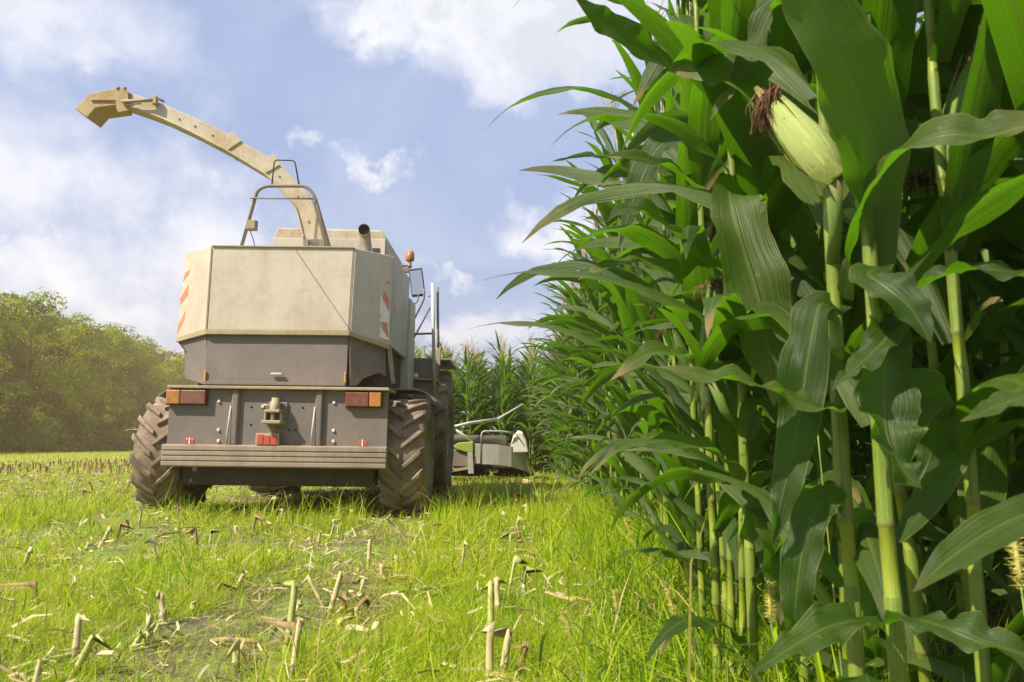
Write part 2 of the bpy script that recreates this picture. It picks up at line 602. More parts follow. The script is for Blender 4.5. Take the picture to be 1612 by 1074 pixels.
# ------------------------------------------------------------------ ground
def gz(x, y):
    """height of the soil: ridges and clods near the camera"""
    x = np.asarray(x, dtype=float)
    y = np.asarray(y, dtype=float)
    near = np.exp(-np.maximum(0, np.hypot(x, y) - 10) / 8)
    rise = 0.075 * np.exp(-((x + 3.45) ** 2 / 0.9 + (y - 6.9) ** 2 / 1.6))
    return rise + near * (0.022 * np.sin(x * 3.1 + 0.6 * np.sin(y * 1.3)) * np.sin(y * 1.7 + 1.0) + 0.012 * np.sin(x * 7.7 + y * 2.3) * np.cos(y * 5.1 - x))


def build_ground():
    xs = np.concatenate([-np.geomspace(320, 9, 26), np.linspace(-8.5, 8.5, 150), np.geomspace(9, 320, 26)])
    ys = np.concatenate([-np.geomspace(60, 3, 8), np.linspace(-2.5, 14, 150), np.geomspace(14.6, 480, 36)])
    X, Y = np.meshgrid(xs, ys)
    Z = gz(X, Y)
    V = np.stack([X, Y, Z], -1).reshape(-1, 3)
    nx, ny = len(xs), len(ys)
    idx = np.arange(nx * ny).reshape(ny, nx)
    F = np.stack([idx[:-1, :-1], idx[:-1, 1:], idx[1:, 1:], idx[1:, :-1]], -1).reshape(-1, 4)
    tag(link('field_ground', np_mesh('field_ground', V, F, 'ground', smooth=True)), 'harvested maize field of dark soil under stubble and grass', kind='structure')


build_ground()


def edge_x(y):
    """left edge of the standing maize: the row the camera stands beside"""
    return 0.46 + 0.52 * (1 - math.exp(-(max(y, 1.0) - 1.0) / 2.6))


# ------------------------------------------------------------------ the forage harvester
HX, HY, ROLL = -2.17, 7.65, R(0.7)
HM = Matrix.Translation((HX, HY, 0)) @ Matrix.Rotation(ROLL, 4, 'Y')
HMI = HM.inverted()


def L(px, py, ly):
    """harvester-local point for a photo pixel at the depth ly behind or before the rear axle"""
    return HMI @ at(px, py, HY + ly)


def on_plane(px, py, p0, nrm, off=0.0):
    o = HMI @ CAM
    d = (HMI @ at(px, py, 5.0)) - o
    t = (p0 - o).dot(nrm) / d.dot(nrm)
    return o + d * t + nrm * off


def rounded_path(pts, r, n=5):
    """polyline with filleted corners"""
    pts = [Vector(p) for p in pts]
    out = [pts[0]]
    for a, b, c in zip(pts, pts[1:], pts[2:]):
        u, w = (a - b), (c - b)
        k = min(r, u.length * 0.45, w.length * 0.45)
        p, q = b + u.normalized() * k, b + w.normalized() * k
        for i in range(n + 1):
            t = i / n
            out.append(p * (1 - t) ** 2 + b * 2 * t * (1 - t) + q * t * t)
    out.append(pts[-1])
    return out


def build_wheel(root, cx, cy, rad, width, lugs, rimr, side, name='wheel'):
    """tyre with chevron lugs, rim with dish and nuts"""
    hw = width / 2
    core = rad - 0.045
    prof = [(-hw * 0.80, rimr), (-hw * 0.97, rimr + 0.06), (-hw * 1.0, (rimr + core) / 2 + 0.02), (-hw * 0.96, core - 0.07), (-hw * 0.86, core - 0.022),
            (-hw * 0.5, core - 0.004), (0, core), (hw * 0.5, core - 0.004), (hw * 0.86, core - 0.022), (hw * 0.96, core - 0.07),
            (hw * 1.0, (rimr + core) / 2 + 0.02), (hw * 0.97, rimr + 0.06), (hw * 0.80, rimr)]
    mb = MB().lathe(prof, 56, 'X', (cx, cy, rad))
    tyre = mb.build('wheel', 'rubber', root, True)
    if name != 'wheel':
        tyre.name = name
    lb = MB()
    for s in (-1, 1):
        for k in range(lugs):
            th0 = 2 * math.pi * (k + (0.5 if s > 0 else 0)) / lugs
            st = [(0.02, 0.0, 0.034), (0.25, 0.07, 0.036), (0.55, 0.18, 0.037), (0.84, 0.295, 0.034), (0.96, 0.335, 0.012), (0.99, 0.35, -0.085)]
            vs = []
            for (u, dt, rise) in st:
                base = core - 0.015 if u < 0.9 else core - 0.05
                if u > 0.97:
                    base = core - 0.12
                for (e, up) in ((-1, 0), (1, 0), (0.62, 1), (-0.62, 1)):
                    half = 0.034 + 0.012 * u
                    th = th0 + dt * (0.55 / rad) + e * half / rad
                    rr = base if not up else core + rise
                    xx = s * hw * (u if not up or u < 1.01 else u - 0.0)
                    if not up and u >= 0.95:
                        xx = s * hw * 0.93
                    # rear view: the outer ends of the lugs stand higher than the middle
                    vs.append((cx + xx, cy - rr * math.cos(th), rad + rr * math.sin(th)))
            n = len(st)
            fs = []
            for i in range(n - 1):
                for j in range(4):
                    a, b = i * 4 + j, i * 4 + (j + 1) % 4
                    fs.append((a, b, b + 4, a + 4) if s > 0 else (b, a, a + 4, b + 4))
            fs += [(0, 1, 2, 3), tuple(4 * (n - 1) + j for j in (3, 2, 1, 0))]
            lb.add(vs, fs)
    lo = lb.build('tread', 'rubber', tyre, False, 0.006, fix=True)
    rp = [(-hw * 0.78, rimr + 0.005), (-hw * 0.82, rimr - 0.02), (-hw * 0.5, rimr - 0.05), (side * hw * 0.15 - 0.02, rimr - 0.07), (side * hw * 0.2, 0.16), (side * hw * 0.45, 0.12), (side * hw * 0.47, 0.0)]
    rb = MB().lathe(rp, 40, 'X', (cx, cy, rad))
    rb.lathe([(hw * 0.78, rimr + 0.005), (hw * 0.82, rimr - 0.02), (hw * 0.5, rimr - 0.05), (side * hw * 0.15 - 0.02, rimr - 0.07)], 40, 'X', (cx, cy, rad))
    for k in range(8):
        t = k * math.pi / 4
        c = Vector((cx + side * hw * 0.2, cy + 0.14 * math.cos(t), rad + 0.14 * math.sin(t)))
        rb.tube([c, c + Vector((side * 0.03, 0, 0))], 0.014, 6)
    rb.build('rim', 'rim', tyre, False, fix=True)
    return tyre


def build_harvester():
    root = empty('forage_harvester', (HX, HY, 0), (0, ROLL, 0))
    tag(root, 'dusty cream and grey forage harvester with raised discharge spout, seen from behind', 'harvester')

    # ---- hood: upper cream shell, three rear panels
    yc, ych = -0.45, -0.22                       # central panel plane, chamfer outer edge
    cTL, cTR, cBR, cBL = L(334, 388, yc + .02), L(558, 391, yc + .02), L(550, 521, yc), L(325, 519, yc)
    lT, lB = L(292, 398, ych), L(278, 532, ych)
    rT, rB = L(621, 404, ych), L(613, 543, ych)
    shell = MB()
    gap = 0.010

    def panel(name, pts, thick, mat, bev=0.006, parent=root):
        n = (pts[1] - pts[0]).cross(pts[3] - pts[0]).normalized()
        if n.y > 0:
            n = -n
        return MB().prism(pts, -n * thick).build(name, mat, parent, False, bev, fix=True), n

    g = Vector((gap, 0, 0))
    hood, nC = panel('hood_panel', [cTL + g, cTR - g, cBR - g, cBL + g], 0.03, 'cream')
    lp, nL = panel('hood_panel', [lT, cTL - g, cBL - g, lB], 0.03, 'cream')
    rp, nR = panel('hood_panel', [cTR + g, rT, rB, cBR + g], 0.03, 'cream')
    # seams behind the gaps
    MB().tube([cTL + Vector((0, .012, 0)), cBL + Vector((0, .012, 0))], 0.012, 6).build('seam', 'pipe_dark', hood)
    MB().tube([cTR + Vector((0, .012, 0)), cBR + Vector((0, .012, 0))], 0.012, 6).build('seam', 'pipe_dark', hood)
    # bottom lips of the three panels
    for a, b, par in ((lB, cBL, lp), (cBL, cBR, hood), (cBR, rB, rp)):
        dn = Vector((0, 0, -0.045))
        out = Vector((0, -0.012, 0))
        MB().prism([a + out, b + out, b + out + dn, a + out + dn], (0, 0.03, 0)).build('lip', 'trim', par, False, 0.004, fix=True)
    # thin dark strip modelled in place of a rail's shadow across the rear panel
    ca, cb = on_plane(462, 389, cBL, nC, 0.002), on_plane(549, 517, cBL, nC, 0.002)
    MB().tube([ca, cb], 0.006, 5).build('shadow_strip', 'trim', hood)
    # side panels and top deck
    fr = 0.80
    for s, T, B in ((-1, lT, lB), (1, rT, rB)):
        T2, B2 = Vector((T.x + s * 0.02, fr, T.z)), Vector((B.x + s * 0.02, fr, B.z - 0.02))
        o = MB().prism([T, T2, B2, B], (-s * 0.03, 0, 0)).build('side_panel', 'cream', root, False, 0.006, fix=True)
    deck = MB().prism([lT, cTL, cTR, rT, Vector((rT.x, fr, rT.z)), Vector((lT.x, fr, lT.z))], (0, 0, -0.03)).build('hood_deck', 'cream', root, False, 0.006, fix=True)
    MB().box((cTL.x, yc + 0.005, cTL.z - 0.004), (cTR.x, yc + 0.035, cTL.z + 0.010)).build('deck_edge', 'trim', deck, False, 0.003)
    # stripes, worn through on the right
    for poly in ([(292, 429), (299, 425), (297, 432), (288, 444)], [(297, 448), (296, 464), (285, 480), (283, 471)], [(292, 489), (290, 504), (279, 527), (280, 514)]):
        MB().prism([on_plane(x, y, lB, nL, 0.002) for x, y in poly], nL * -0.0015).build('warning_stripe', 'stripe_red', lp, fix=True)
    bk = [(599, 433), (613, 437), (612, 537), (597, 531)]
    MB().prism([on_plane(x, y, rB, nR, 0.012) for x, y in bk], nR * -0.001).build('warning_board', 'white', rp, fix=True)
    for poly in ([(606, 440), (612, 444), (613, 449), (609, 447)], [(603, 459), (606, 462), (612, 472), (611, 491), (606, 479), (601, 471)], [(598, 507), (608, 508), (611, 534), (605, 524), (600, 517)], [(598, 495), (600, 496), (599, 500)]):
        MB().prism([on_plane(x, y, rB, nR, 0.016) for x, y in poly], nR * -0.0015).build('warning_stripe', 'stripe_red', rp, fix=True)

    # ---- lower grey body
    zb = L(437, 606, -0.5).z
    yb = yc + 0.035
    b1, b2 = L(327, 524, yb), L(549, 526, yb)
    lower = MB().prism([b1, b2, Vector((b2.x, yb - 0.02, zb)), Vector((b1.x, yb - 0.02, zb))], (0, 0.03, 0)).build('engine_cover', 'grey', root, False, 0.006, fix=True)
    MB().box((b1.x + 0.01, yb - 0.034, zb), (b2.x - 0.01, yb - 0.021, zb + 0.035)).build('cover_lip', 'grey', lower, False, 0.004)
    hd = L(436, 589, yb - 0.04)
    MB().box((hd.x - 0.055, hd.y - 0.02, hd.z - 0.014), (hd.x + 0.055, hd.y + 0.01, hd.z + 0.012)).build('handle', 'steel', lower, False, 0.008)
    for x in (b1.x + 0.012, b2.x - 0.012):
        MB().box((x - 0.008, yb - 0.036, zb + 0.03), (x + 0.008, yb - 0.021, zb + 0.13)).build('yellow_reflector', 'yellow_reflector', lower, False, 0.003)
    # chamfered corners of the lower body: left one ends in a cut corner, right one in a wheel arch
    lo = [L(325, 522, yb), L(280, 531, ych + .02), L(290, 546, ych + .05), L(291, 596, ych + .05), L(326, 607, yb)]
    MB().prism([p + Vector((-0.003, 0, 0)) for p in lo], (0.02, 0.03, 0)).build('corner_panel', 'grey', root, False, 0.005, fix=True)
    A, B, C = L(551, 528, yb), L(608, 545, ych + .05), L(551, 607, yb)
    nn = (B - A).cross(C - A).normalized()
    if nn.y > 0:
        nn = -nn
    arch = [(551, 607), (563, 607), (570, 598), (583, 590), (598, 587), (608, 592)]
    poly = [A, B] + [on_plane(x, y, A, nn) for x, y in arch[::-1]]
    cp = MB().prism(poly, -nn * 0.03).build('corner_panel', 'grey', root, False, 0.005, fix=True)
    oc = [(568, 549), (592, 553), (599, 562), (599, 586), (577, 594), (569, 588), (562, 578), (562, 558)]
    MB().prism([on_plane(x, y, A, nn, 0.006) for x, y in oc], -nn * 0.005).build('service_plate', 'grey', cp, False, 0.002, fix=True)
    # pale corner struts at the outer edge
    MB().prism([L(609, 545, ych + .02), L(616, 545, ych + .1), L(622, 604, ych + .1), L(616, 604, ych + .02)], (0, 0.02, 0)).build('corner_strut', 'trim', root, False, 0.003, fix=True)
    MB().prism([L(277, 535, ych + .02), L(291, 541, ych + .1), L(293, 552, ych + .1), L(288, 549, ych + .02)], (0, 0.02, 0)).build('corner_strut', 'trim', root, False, 0.003, fix=True)
    # inner bulk of the engine bay so that no light passes through
    MB().box((-0.92, -0.14, zb - 0.05), (0.92, 0.79, lT.z - 0.04)).box((-0.72, 0.80, zb - 0.05), (0.72, 2.0, lT.z - 0.2)).build('engine_bay', 'dark', root)

    # ---- rear plate with shelf, ribs, lamps and bumper
    yp = -0.62
    pTL, pTR = L(264, 612, yp), L(611, 615, yp)
    pBL, pBR = L(262, 699, yp), L(609, 702, yp)
    x0, x1 = pBL.x, pBR.x
    zt, zm = pTL.z, pBL.z
    plate = MB().box((x0, yp, zm - 0.01), (x1, yp + 0.03, zt)).build('rear_plate', 'grey', root, False, 0.005)
    MB().box((x0 - 0.004, yp - 0.06, zt + 0.002), (x1 + 0.012, yc + 0.2, zt + 0.03)).build('shelf', 'trim', root, False, 0.006)
    for px in (371, 503):                          # U-section ribs
        c = L(px, 650, yp)
        hwid = 0.045
        pr = [Vector((c.x - hwid, yp - 0.002, 0)), Vector((c.x - hwid * 0.55, yp - 0.035, 0)), Vector((c.x + hwid * 0.55, yp - 0.035, 0)), Vector((c.x + hwid, yp - 0.002, 0))]
        MB().prism([p + Vector((0, 0, zm)) for p in pr], (0, 0, zt - zm - 0.002)).build('rib', 'grey', plate, False, 0.008, fix=True)
        MB().tube([(c.x - 0.035, yp - 0.03, zt - 0.15), (c.x - 0.05, yp - 0.045, zm + 0.1), (c.x - 0.045, yp - 0.05, zm)], 0.009, 6).build('hose', 'steel', plate, True)
    for bx, by in ((345, 632), (344, 677), (344, 694), (526, 634), (525, 678), (525, 695), (414, 640)):
        c = L(bx, by, yp)
        MB().lathe([(yp - 0.014, 0.0), (yp - 0.014, 0.012), (yp - 0.002, 0.017), (yp, 0.017)], 8, 'Y', (c.x, 0, c.z)).build('bolt', 'white', plate)
    for bx, by in ((396, 641), (395, 669), (477, 642), (455, 677), (465, 677), (437, 672)):
        c = L(bx, by, yp)
        MB().lathe([(yp - 0.004, 0.0), (yp - 0.003, 0.010), (yp, 0.011)], 8, 'Y', (c.x, 0, c.z)).build('bolt_hole', 'soot', plate)

    def lamp(xa, xb, ya, yb_, split, orange_left):
        a, b = L(xa, ya, yp), L(xb, yb_, yp)
        base = MB().box((a.x - 0.008, yp - 0.02, b.z - 0.008), (b.x + 0.008, yp - 0.001, a.z + 0.008)).build('tail_light', 'dark', root, False, 0.004)
        m = L(split, ya, yp).x
        for (u, v, mt) in ((a.x, m - 0.003, 'orange_lens' if orange_left else 'red_lens'), (m + 0.003, b.x, 'red_lens' if orange_left else 'orange_lens')):
            MB().box((u, yp - 0.055, b.z), (v, yp - 0.021, a.z)).build('lens', mt, base, False, 0.008)

    lamp(266, 326, 614, 637, 288, True)
    lamp(546, 601, 618, 641, 583, False)
    # bumper beam with pressed grooves
    bz0 = L(262, 734, yp).z
    prof = [(yp - 0.03, zm), (yp - 0.075, zm - 0.004)]
    zz = zm - 0.006
    h = zm - bz0
    for k in range(4):
        za, zb2 = zm - h * (0.08 + 0.23 * k), zm - h * (0.08 + 0.23 * k + 0.17)
        prof += [(yp - 0.078, za), (yp - 0.078, zb2)]
        if k < 3:
            prof += [(yp - 0.066, zb2 - h * 0.012), (yp - 0.066, zb2 - h * 0.048)]
    prof += [(yp - 0.07, bz0), (yp + 0.05, bz0), (yp + 0.05, zm)]
    bp = [Vector((x0 - 0.008, a, b)) for a, b in prof]
    bump_o = MB().prism(bp, (x1 - x0 + 0.016, 0, 0)).build('bumper', 'bumper', root, False, 0.003, fix=True)
    # tow coupling
    c = L(434, 668, yp)
    hb = MB()
    hb.box((c.x - 0.075, yp - 0.02, c.z - 0.02), (c.x + 0.105, yp - 0.001, c.z + 0.20))
    hitch = hb.build('tow_hitch', 'pipe_dark', root, False, 0.006)
    MB().prism([(c.x - 0.095, yp - 0.021, c.z), (c.x - 0.085, yp - 0.15, c.z), (c.x + 0.085, yp - 0.15, c.z), (c.x + 0.095, yp - 0.021, c.z)], (0, 0, 0.032)).build('lower_jaw', 'trim', hitch, False, 0.008, fix=True)
    MB().prism([(c.x - 0.08, yp - 0.021, c.z + 0.10), (c.x - 0.07, yp - 0.14, c.z + 0.10), (c.x + 0.07, yp - 0.14, c.z + 0.10), (c.x + 0.08, yp - 0.021, c.z + 0.10)], (0, 0, 0.028)).build('upper_jaw', 'trim', hitch, False, 0.008, fix=True)
    for dx in (-0.078, 0.062):
        MB().box((c.x + dx, yp - 0.10, c.z + 0.033), (c.x + dx + 0.016, yp - 0.021, c.z + 0.099)).build('cheek', 'trim', hitch, False, 0.003)
    MB().tube([(c.x, yp - 0.10, c.z + 0.034), (c.x, yp - 0.10, c.z + 0.099)], 0.018, 10).build('pin', 'steel', hitch, True)
    MB().lathe([(c.z + 0.129, 0.045), (c.z + 0.20, 0.045), (c.z + 0.205, 0.034), (c.z + 0.235, 0.034), (c.z + 0.238, 0.0)], 16, 'Z', (c.x + 0.01, yp - 0.075, 0)).build('spring_cap', 'trim', hitch, True)
    MB().tube([(c.x - 0.03, yp - 0.06, c.z + 0.16), (c.x - 0.09, yp - 0.06, c.z + 0.17), (c.x - 0.10, yp - 0.06, c.z + 0.165)], 0.011, 6).build('lever', 'steel', hitch, True)
    # number-plate lamp block in the middle, small reflectors on the bumper
    a, b = L(409, 683, yp), L(440, 699, yp)
    blk = MB().box((a.x - 0.012, yp - 0.075, zm - 0.002), (b.x + 0.012, yp - 0.002, a.z + 0.004)).build('reflector_block', 'trim', root, False, 0.005)
    w3 = (b.x - a.x) / 3
    for k in range(3):
        MB().box((a.x + k * w3 + 0.004, yp - 0.083, zm + 0.004), (a.x + (k + 1) * w3 - 0.004, yp - 0.0755, a.z - 0.006 - 0.012 * (k == 1))).build('lens', 'reflector', blk, False, 0.003)
    for px in (299, 571):
        c = L(px, 697, yp - 0.04)
        rf = MB().box((c.x - 0.040, yp - 0.052, zm + 0.001), (c.x + 0.040, yp - 0.038, zm + 0.05)).build('small_reflector', 'reflector', root, False, 0.004)
        MB().box((c.x - 0.006, yp - 0.056, zm + 0.0015), (c.x + 0.006, yp - 0.0525, zm + 0.062)).build('clip', 'white', rf)

    # ---- chassis, axles, wheels
    ch = MB().box((-0.55, -0.55, 0.55), (-0.40, 4.6, 0.85)).box((0.40, -0.55, 0.55), (0.55, 4.6, 0.85)).box((-0.40, -0.35, 0.58), (0.40, 4.4, 0.70))
    ch.build('chassis', 'dark', root, False, 0.01)
    MB().tube([(-1.02, 0, 0.575), (1.02, 0, 0.575)], 0.085, 12).box((-0.3, -0.12, 0.42), (0.3, 0.12, 0.7)).build('rear_axle', 'dark', root)
    MB().tube([(-0.9, 2.95, 0.86), (0.9, 2.95, 0.86)], 0.14, 12).box((-0.42, 2.7, 0.62), (0.42, 3.2, 1.05)).build('front_axle', 'dark', root)
    MB().box((-0.62, 1.2, 0.42), (0.62, 2.5, 1.2)).build('chopper_housing', 'dark', root, False, 0.05)
    MB().box((-0.90, -0.45, 0.30), (0.90, 1.9, 0.56)).box((-0.9, 0.75, 0.72), (0.9, 2.0, zb - 0.06)).build('belly_blocker', 'dark', root, False, 0.03)  # low boxes added to keep sun off the ground under the machine
    for s in (-1, 1):
        build_wheel(root, s * 1.14, 0.0, 0.575, 0.43, 17, 0.33, s, 'rear_wheel')
        build_wheel(root, s * 1.02, 2.95, 0.86, 0.60, 18, 0.42, s, 'front_wheel')
    # ---- mudguard over the rear right wheel: a bent sheet
    for s in (-1, 1):
        fp = []
        xa, xb = s * 0.86, s * 1.36
        zf = 1.205
        pth = rounded_path([(xa, 0, zf + 0.03), (s * 1.25, 0, zf + 0.03), (s * 1.40, 0, zf - 0.09)], 0.08, 5)
        mb = MB()
        vs = [Vector((p.x, y, p.z + dz)) for y in (0.02, 0.75) for dz in (0, 0.018) for p in pth]
        n = len(pth)
        fs = []
        for i in range(n - 1):
            fs += [(i, i + 1, n + i + 1, n + i), (2 * n + i, 2 * n + i + 1, 3 * n + i + 1, 3 * n + i), (i, i + 1, 2 * n + i + 1, 2 * n + i), (n + i, n + i + 1, 3 * n + i + 1, 3 * n + i)]
        fs += [(0, n, 3 * n, 2 * n), (n - 1, 2 * n - 1, 4 * n - 1, 3 * n - 1)]
        mb.add(vs, fs).build('rear_mudguard', 'pipe_dark', root, False, 0, fix=True)

    # ---- right flank: step boxes, front mudguard, ladder and rails
    a, b = L(637, 563, 1.3), L(682, 596, 1.3)
    tank = MB().box((a.x, 1.3, b.z), (b.x, 2.0, a.z)).build('side_tank', 'grey', root, False, 0.02)
    MB().box((a.x - 0.02, 1.27, b.z - 0.02), (b.x + 0.03, 2.02, b.z - 0.001)).build('tank_ledge', 'trim', tank, False, 0.004)
    c2 = L(654, 592, 1.28)
    MB().lathe([(1.262, 0.0), (1.264, 0.022), (1.28, 0.035), (1.299, 0.036)], 10, 'Y', (c2.x, 0, c2.z)).build('tank_cap', 'white', tank, True)
    MB().box((a.x + 0.02, 1.35, b.z - 0.30), (b.x, 2.0, b.z - 0.022)).build('battery_box', 'pipe_dark', root, False, 0.015)
    MB().tube([L(627, 430, 0.9), L(626, 606, 0.9)], 0.017, 8).build('corner_post', 'pipe_pale', root, True)
    MB().box((rT.x - 0.16, 0.82, zb), (rT.x + 0.035, 1.25, rT.z - 0.22)).build('door_frame', 'cream', root, False, 0.01)
    MB().tube([L(681, 446, 1.25), L(684, 624, 1.25)], 0.020, 10).build('ladder_post', 'pipe_pale', root, True)
    MB().tube([L(689, 452, 1.95), L(690, 600, 1.95)], 0.017, 8).build('ladder_post', 'pipe_dark', root, True)
    rr = 0.013
    MB().tube(rounded_path([L(628, 478, 1.7), L(655, 478, 1.7), L(659, 470, 1.7), L(658, 462, 1.7)], 0.05), 0.009, 6).build('mirror_bracket', 'pipe_dark', root, True)
    MB().tube(rounded_path([L(637, 533, 1.5), L(668, 470, 1.5), L(667, 455, 1.5)], 0.08), rr, 8).build('handrail', 'pipe_dark', root, True)
    MB().tube([L(638, 557, 1.4), L(677, 484, 1.4)], rr, 8).build('handrail', 'pipe_dark', root, True)
    MB().tube([L(628, 527, 1.3), L(682, 525, 1.3)], rr, 8).build('handrail', 'pipe_dark', root, True)
    MB().tube([L(674, 466, 1.3), L(682, 466, 1.3)], 0.010, 8).build('handrail', 'pipe_dark', root, True)
    MB().box(tuple(L(687, 576, 1.9)), tuple(L(694, 549, 1.93))).build('marker_lamp', 'trim', root, False, 0.006)
    # front mudguard strip above the front wheel
    zz = 1.78
    MB().box((0.74, 2.3, zz), (1.34, 3.5, zz + 0.03)).build('front_mudguard', 'pipe_dark', root, False, 0.01)

    # ---- mirror and beacon
    q = [L(643, 424, 1.75), L(664, 421, 1.75), L(669, 461, 1.75), L(668, 465, 1.75), L(648, 467, 1.75)]
    mh = MB().prism(q, (0, 0.06, 0)).build('mirror', 'dark', root, False, 0.012, fix=True)
    cm = sum(q, Vector()) / len(q)
    MB().prism([cm + (p - cm) * 0.86 + Vector((0, -0.004, 0)) for p in q], (0, 0.003, 0)).build('mirror_glass', 'mirror', mh, fix=True)
    MB().box(tuple(L(625, 428, 1.78)), tuple(L(646, 423, 1.84))).tube([L(632, 418, 1.8), L(645, 419, 1.8)], 0.016, 6).build('beacon_arm', 'pipe_dark', root, False, 0.004)
    bc = L(645, 421, 1.8)
    bs = MB().lathe([(0, 0.0), (0, 0.03), (0.035, 0.022), (0.09, 0.022)], 12, 'Z', bc).build('beacon_stem', 'trim', root, True)
    MB().lathe([(0.085, 0.050), (0.10, 0.056), (0.17, 0.055), (0.205, 0.042), (0.222, 0.02), (0.225, 0.0)], 16, 'Z', bc).build('beacon_lens', 'orange_lens', bs, True)
    MB().box(tuple(L(627, 448, 1.76)), tuple(L(630, 436, 1.80))).build('hinge', 'dark', root)

    # ---- cab, mostly behind the hood
    yr = 2.1
    a, b = L(432, 358, yr), L(608, 392, yr)
    cx0, cx1, ct = a.x, b.x, a.z
    prof = [(cx0, b.z - 0.1), (cx0, ct - 0.10), (cx0 + 0.035, ct), (cx1 - 0.07, ct - 0.02), (cx1, ct - 0.12), (cx1 + 0.02, b.z - 0.1)]
    roof = MB().prism([Vector((x, yr, z)) for x, z in prof], (0, 1.9, 0)).build('cab_roof', 'spout', root, False, 0.02, fix=True)
    MB().box((cx0 - 0.004, yr - 0.012, b.z - 0.12), (cx1 - 0.012, yr - 0.0005, ct - 0.145)).build('roof_panel', 'cream', roof, False, 0.006)
    MB().box(tuple(L(586, 397, yr - 0.02)), tuple(L(598, 391, yr - 0.013))).build('vent', 'dark', roof)
    cab = MB().box((cx0 + 0.06, yr + 0.15, 1.7), (cx1 - 0.06, yr + 1.75, b.z - 0.101)).build('cab_frame', 'cream', root, False, 0.03)
    for s, xx in ((-1, cx0 + 0.055), (1, cx1 - 0.055)):
        MB().box((xx - 0.004, yr + 0.3, 1.95), (xx + 0.004, yr + 1.6, b.z - 0.2)).build('side_window', 'glass', cab)
    MB().box((cx0 + 0.15, yr + 1.751, 1.85), (cx1 - 0.15, yr + 1.76, b.z - 0.2)).build('windscreen', 'glass', cab)
    MB().box((-0.75, 2.0, 1.15), (0.75, 3.95, 1.72)).build('cab_platform', 'dark', root, False, 0.02)

    # ---- exhaust
    e0, e1, e2 = L(577, 396, 0.45), L(574, 366, 0.42), L(573, 361, 0.30)
    pth = rounded_path([e0, e1, e2], 0.09, 6)
    ex = MB().tube(pth, 0.060, 20, cap=False).build('exhaust_pipe', 'exhaust', root, True)
    dirv = (pth[-1] - pth[-2]).normalized()
    MB().tube([pth[-1] - dirv * 0.03, pth[-1] - dirv * 0.025], 0.057, 20).build('pipe_mouth', 'soot', ex)

    # ---- discharge spout
    top = [(514, 398), (509, 378), (501, 345), (492, 317), (481, 301), (467, 286), (450, 268), (431, 252), (400, 234), (369, 216), (341, 202), (313, 188), (288, 177), (263, 166), (235, 156), (207, 147), (186, 141)]
    ys0 = 0.62
    T = [L(x, y, ys0) for x, y in top]
    n = len(T)
    vs = []
    for i, p in enumerate(T):
        t = (T[min(i + 1, n - 1)] - T[max(i - 1, 0)]).normalized()
        dn = Vector((t.z, 0, -t.x))
        if dn.z > 0 or (abs(t.x) < 0.3 and dn.x > 0):
            dn = -dn
        k = i / (n - 1)
        hgt = 0.205 * (1 - k) + 0.145 * k
        dep = 0.32 * (1 - k) + 0.27 * k
        q = p + dn * hgt
        vs += [p, q, q + Vector((0, dep, 0)), p + Vector((0, dep, 0))]
    fs = [(i * 4 + j, i * 4 + (j + 1) % 4, (i + 1) * 4 + (j + 1) % 4, (i + 1) * 4 + j) for i in range(n - 1) for j in range(4)]
    fs += [(0, 1, 2, 3), tuple(4 * (n - 1) + j for j in (3, 2, 1, 0))]
    spout = MB().add(vs, fs).build('spout', 'spout', root, False, 0.010, fix=True)
    # wear liner bolted under the spout and edge angle along it
    ev = []
    for i in range(n):
        p, q = Vector(vs[4 * i]), Vector(vs[4 * i + 1])
        d = (q - p).normalized()
        ev.append(q + d * 0.004 + Vector((0, -0.006, 0)))
    MB().tube(ev, 0.012, 6).build('spout_edge', 'spout', spout, True)
    for i in (2, 4, 6, 9, 10, 11, 12):
        p, q = Vector(vs[4 * i]), Vector(vs[4 * i + 1])
        m = p * 0.45 + q * 0.55
        MB().lathe([(ys0 - 0.010, 0.0), (ys0 - 0.009, 0.010), (ys0 + 0.001, 0.013)], 8, 'Y', (m.x, 0, m.z)).build('bolt', 'pipe_dark', spout)
    # bolted flanges with a peak on top
    for i in (9, 7):
        p, q = Vector(vs[4 * i]), Vector(vs[4 * i + 1])
        t = (Vector(vs[4 * i + 4]) - Vector(vs[4 * i - 4])).normalized()
        up = (p - q).normalized()
        base = [p - t * 0.10 - up * 0.0, p + up * 0.055 + t * 0.04, p + t * 0.07, q + t * 0.03, q - t * 0.02]
        MB().prism([b_ + Vector((0, -0.014, 0)) for b_ in base], (0, 0.012, 0)).build('gusset', 'spout', spout, False, 0.003, fix=True)
        MB().prism([b_ + Vector((0, 0.325, 0)) for b_ in base], (0, 0.012, 0)).build('gusset', 'spout', spout, False, 0.003, fix=True)
    # collar and mounting feet on the hood
    fz = L(497, 388, 0.7)
    MB().lathe([(fz.z - 0.14, 0.20), (fz.z - 0.03, 0.20), (fz.z - 0.02, 0.17)], 24, 'Z', (fz.x + 0.02, 0.75, 0)).build('slew_ring', 'pipe_dark', root, True)
    for px in (482, 507):
        c = L(px, 383, 0.58)
        MB().box((c.x - 0.03, 0.56, c.z - 0.06), (c.x + 0.03, 0.60, c.z + 0.035)).build('mount_bracket', 'pipe_dark', spout, False, 0.004)
    # hinged deflector at the tip
    flap = [(188, 139), (166, 142), (140, 148), (117, 171), (137, 185), (150, 170), (188, 165)]
    fl = MB().prism([L(x, y, ys0 - 0.012) for x, y in flap], (0, 0.30, 0)).build('deflector', 'spout_tip', root, False, 0.008, fix=True)
    MB().prism([L(x, y, ys0 - 0.030) for x, y in [(186, 152), (143, 154), (142, 158), (186, 158)]], (0, 0.017, 0)).build('stiffener', 'spout_tip', fl, False, 0.003, fix=True)
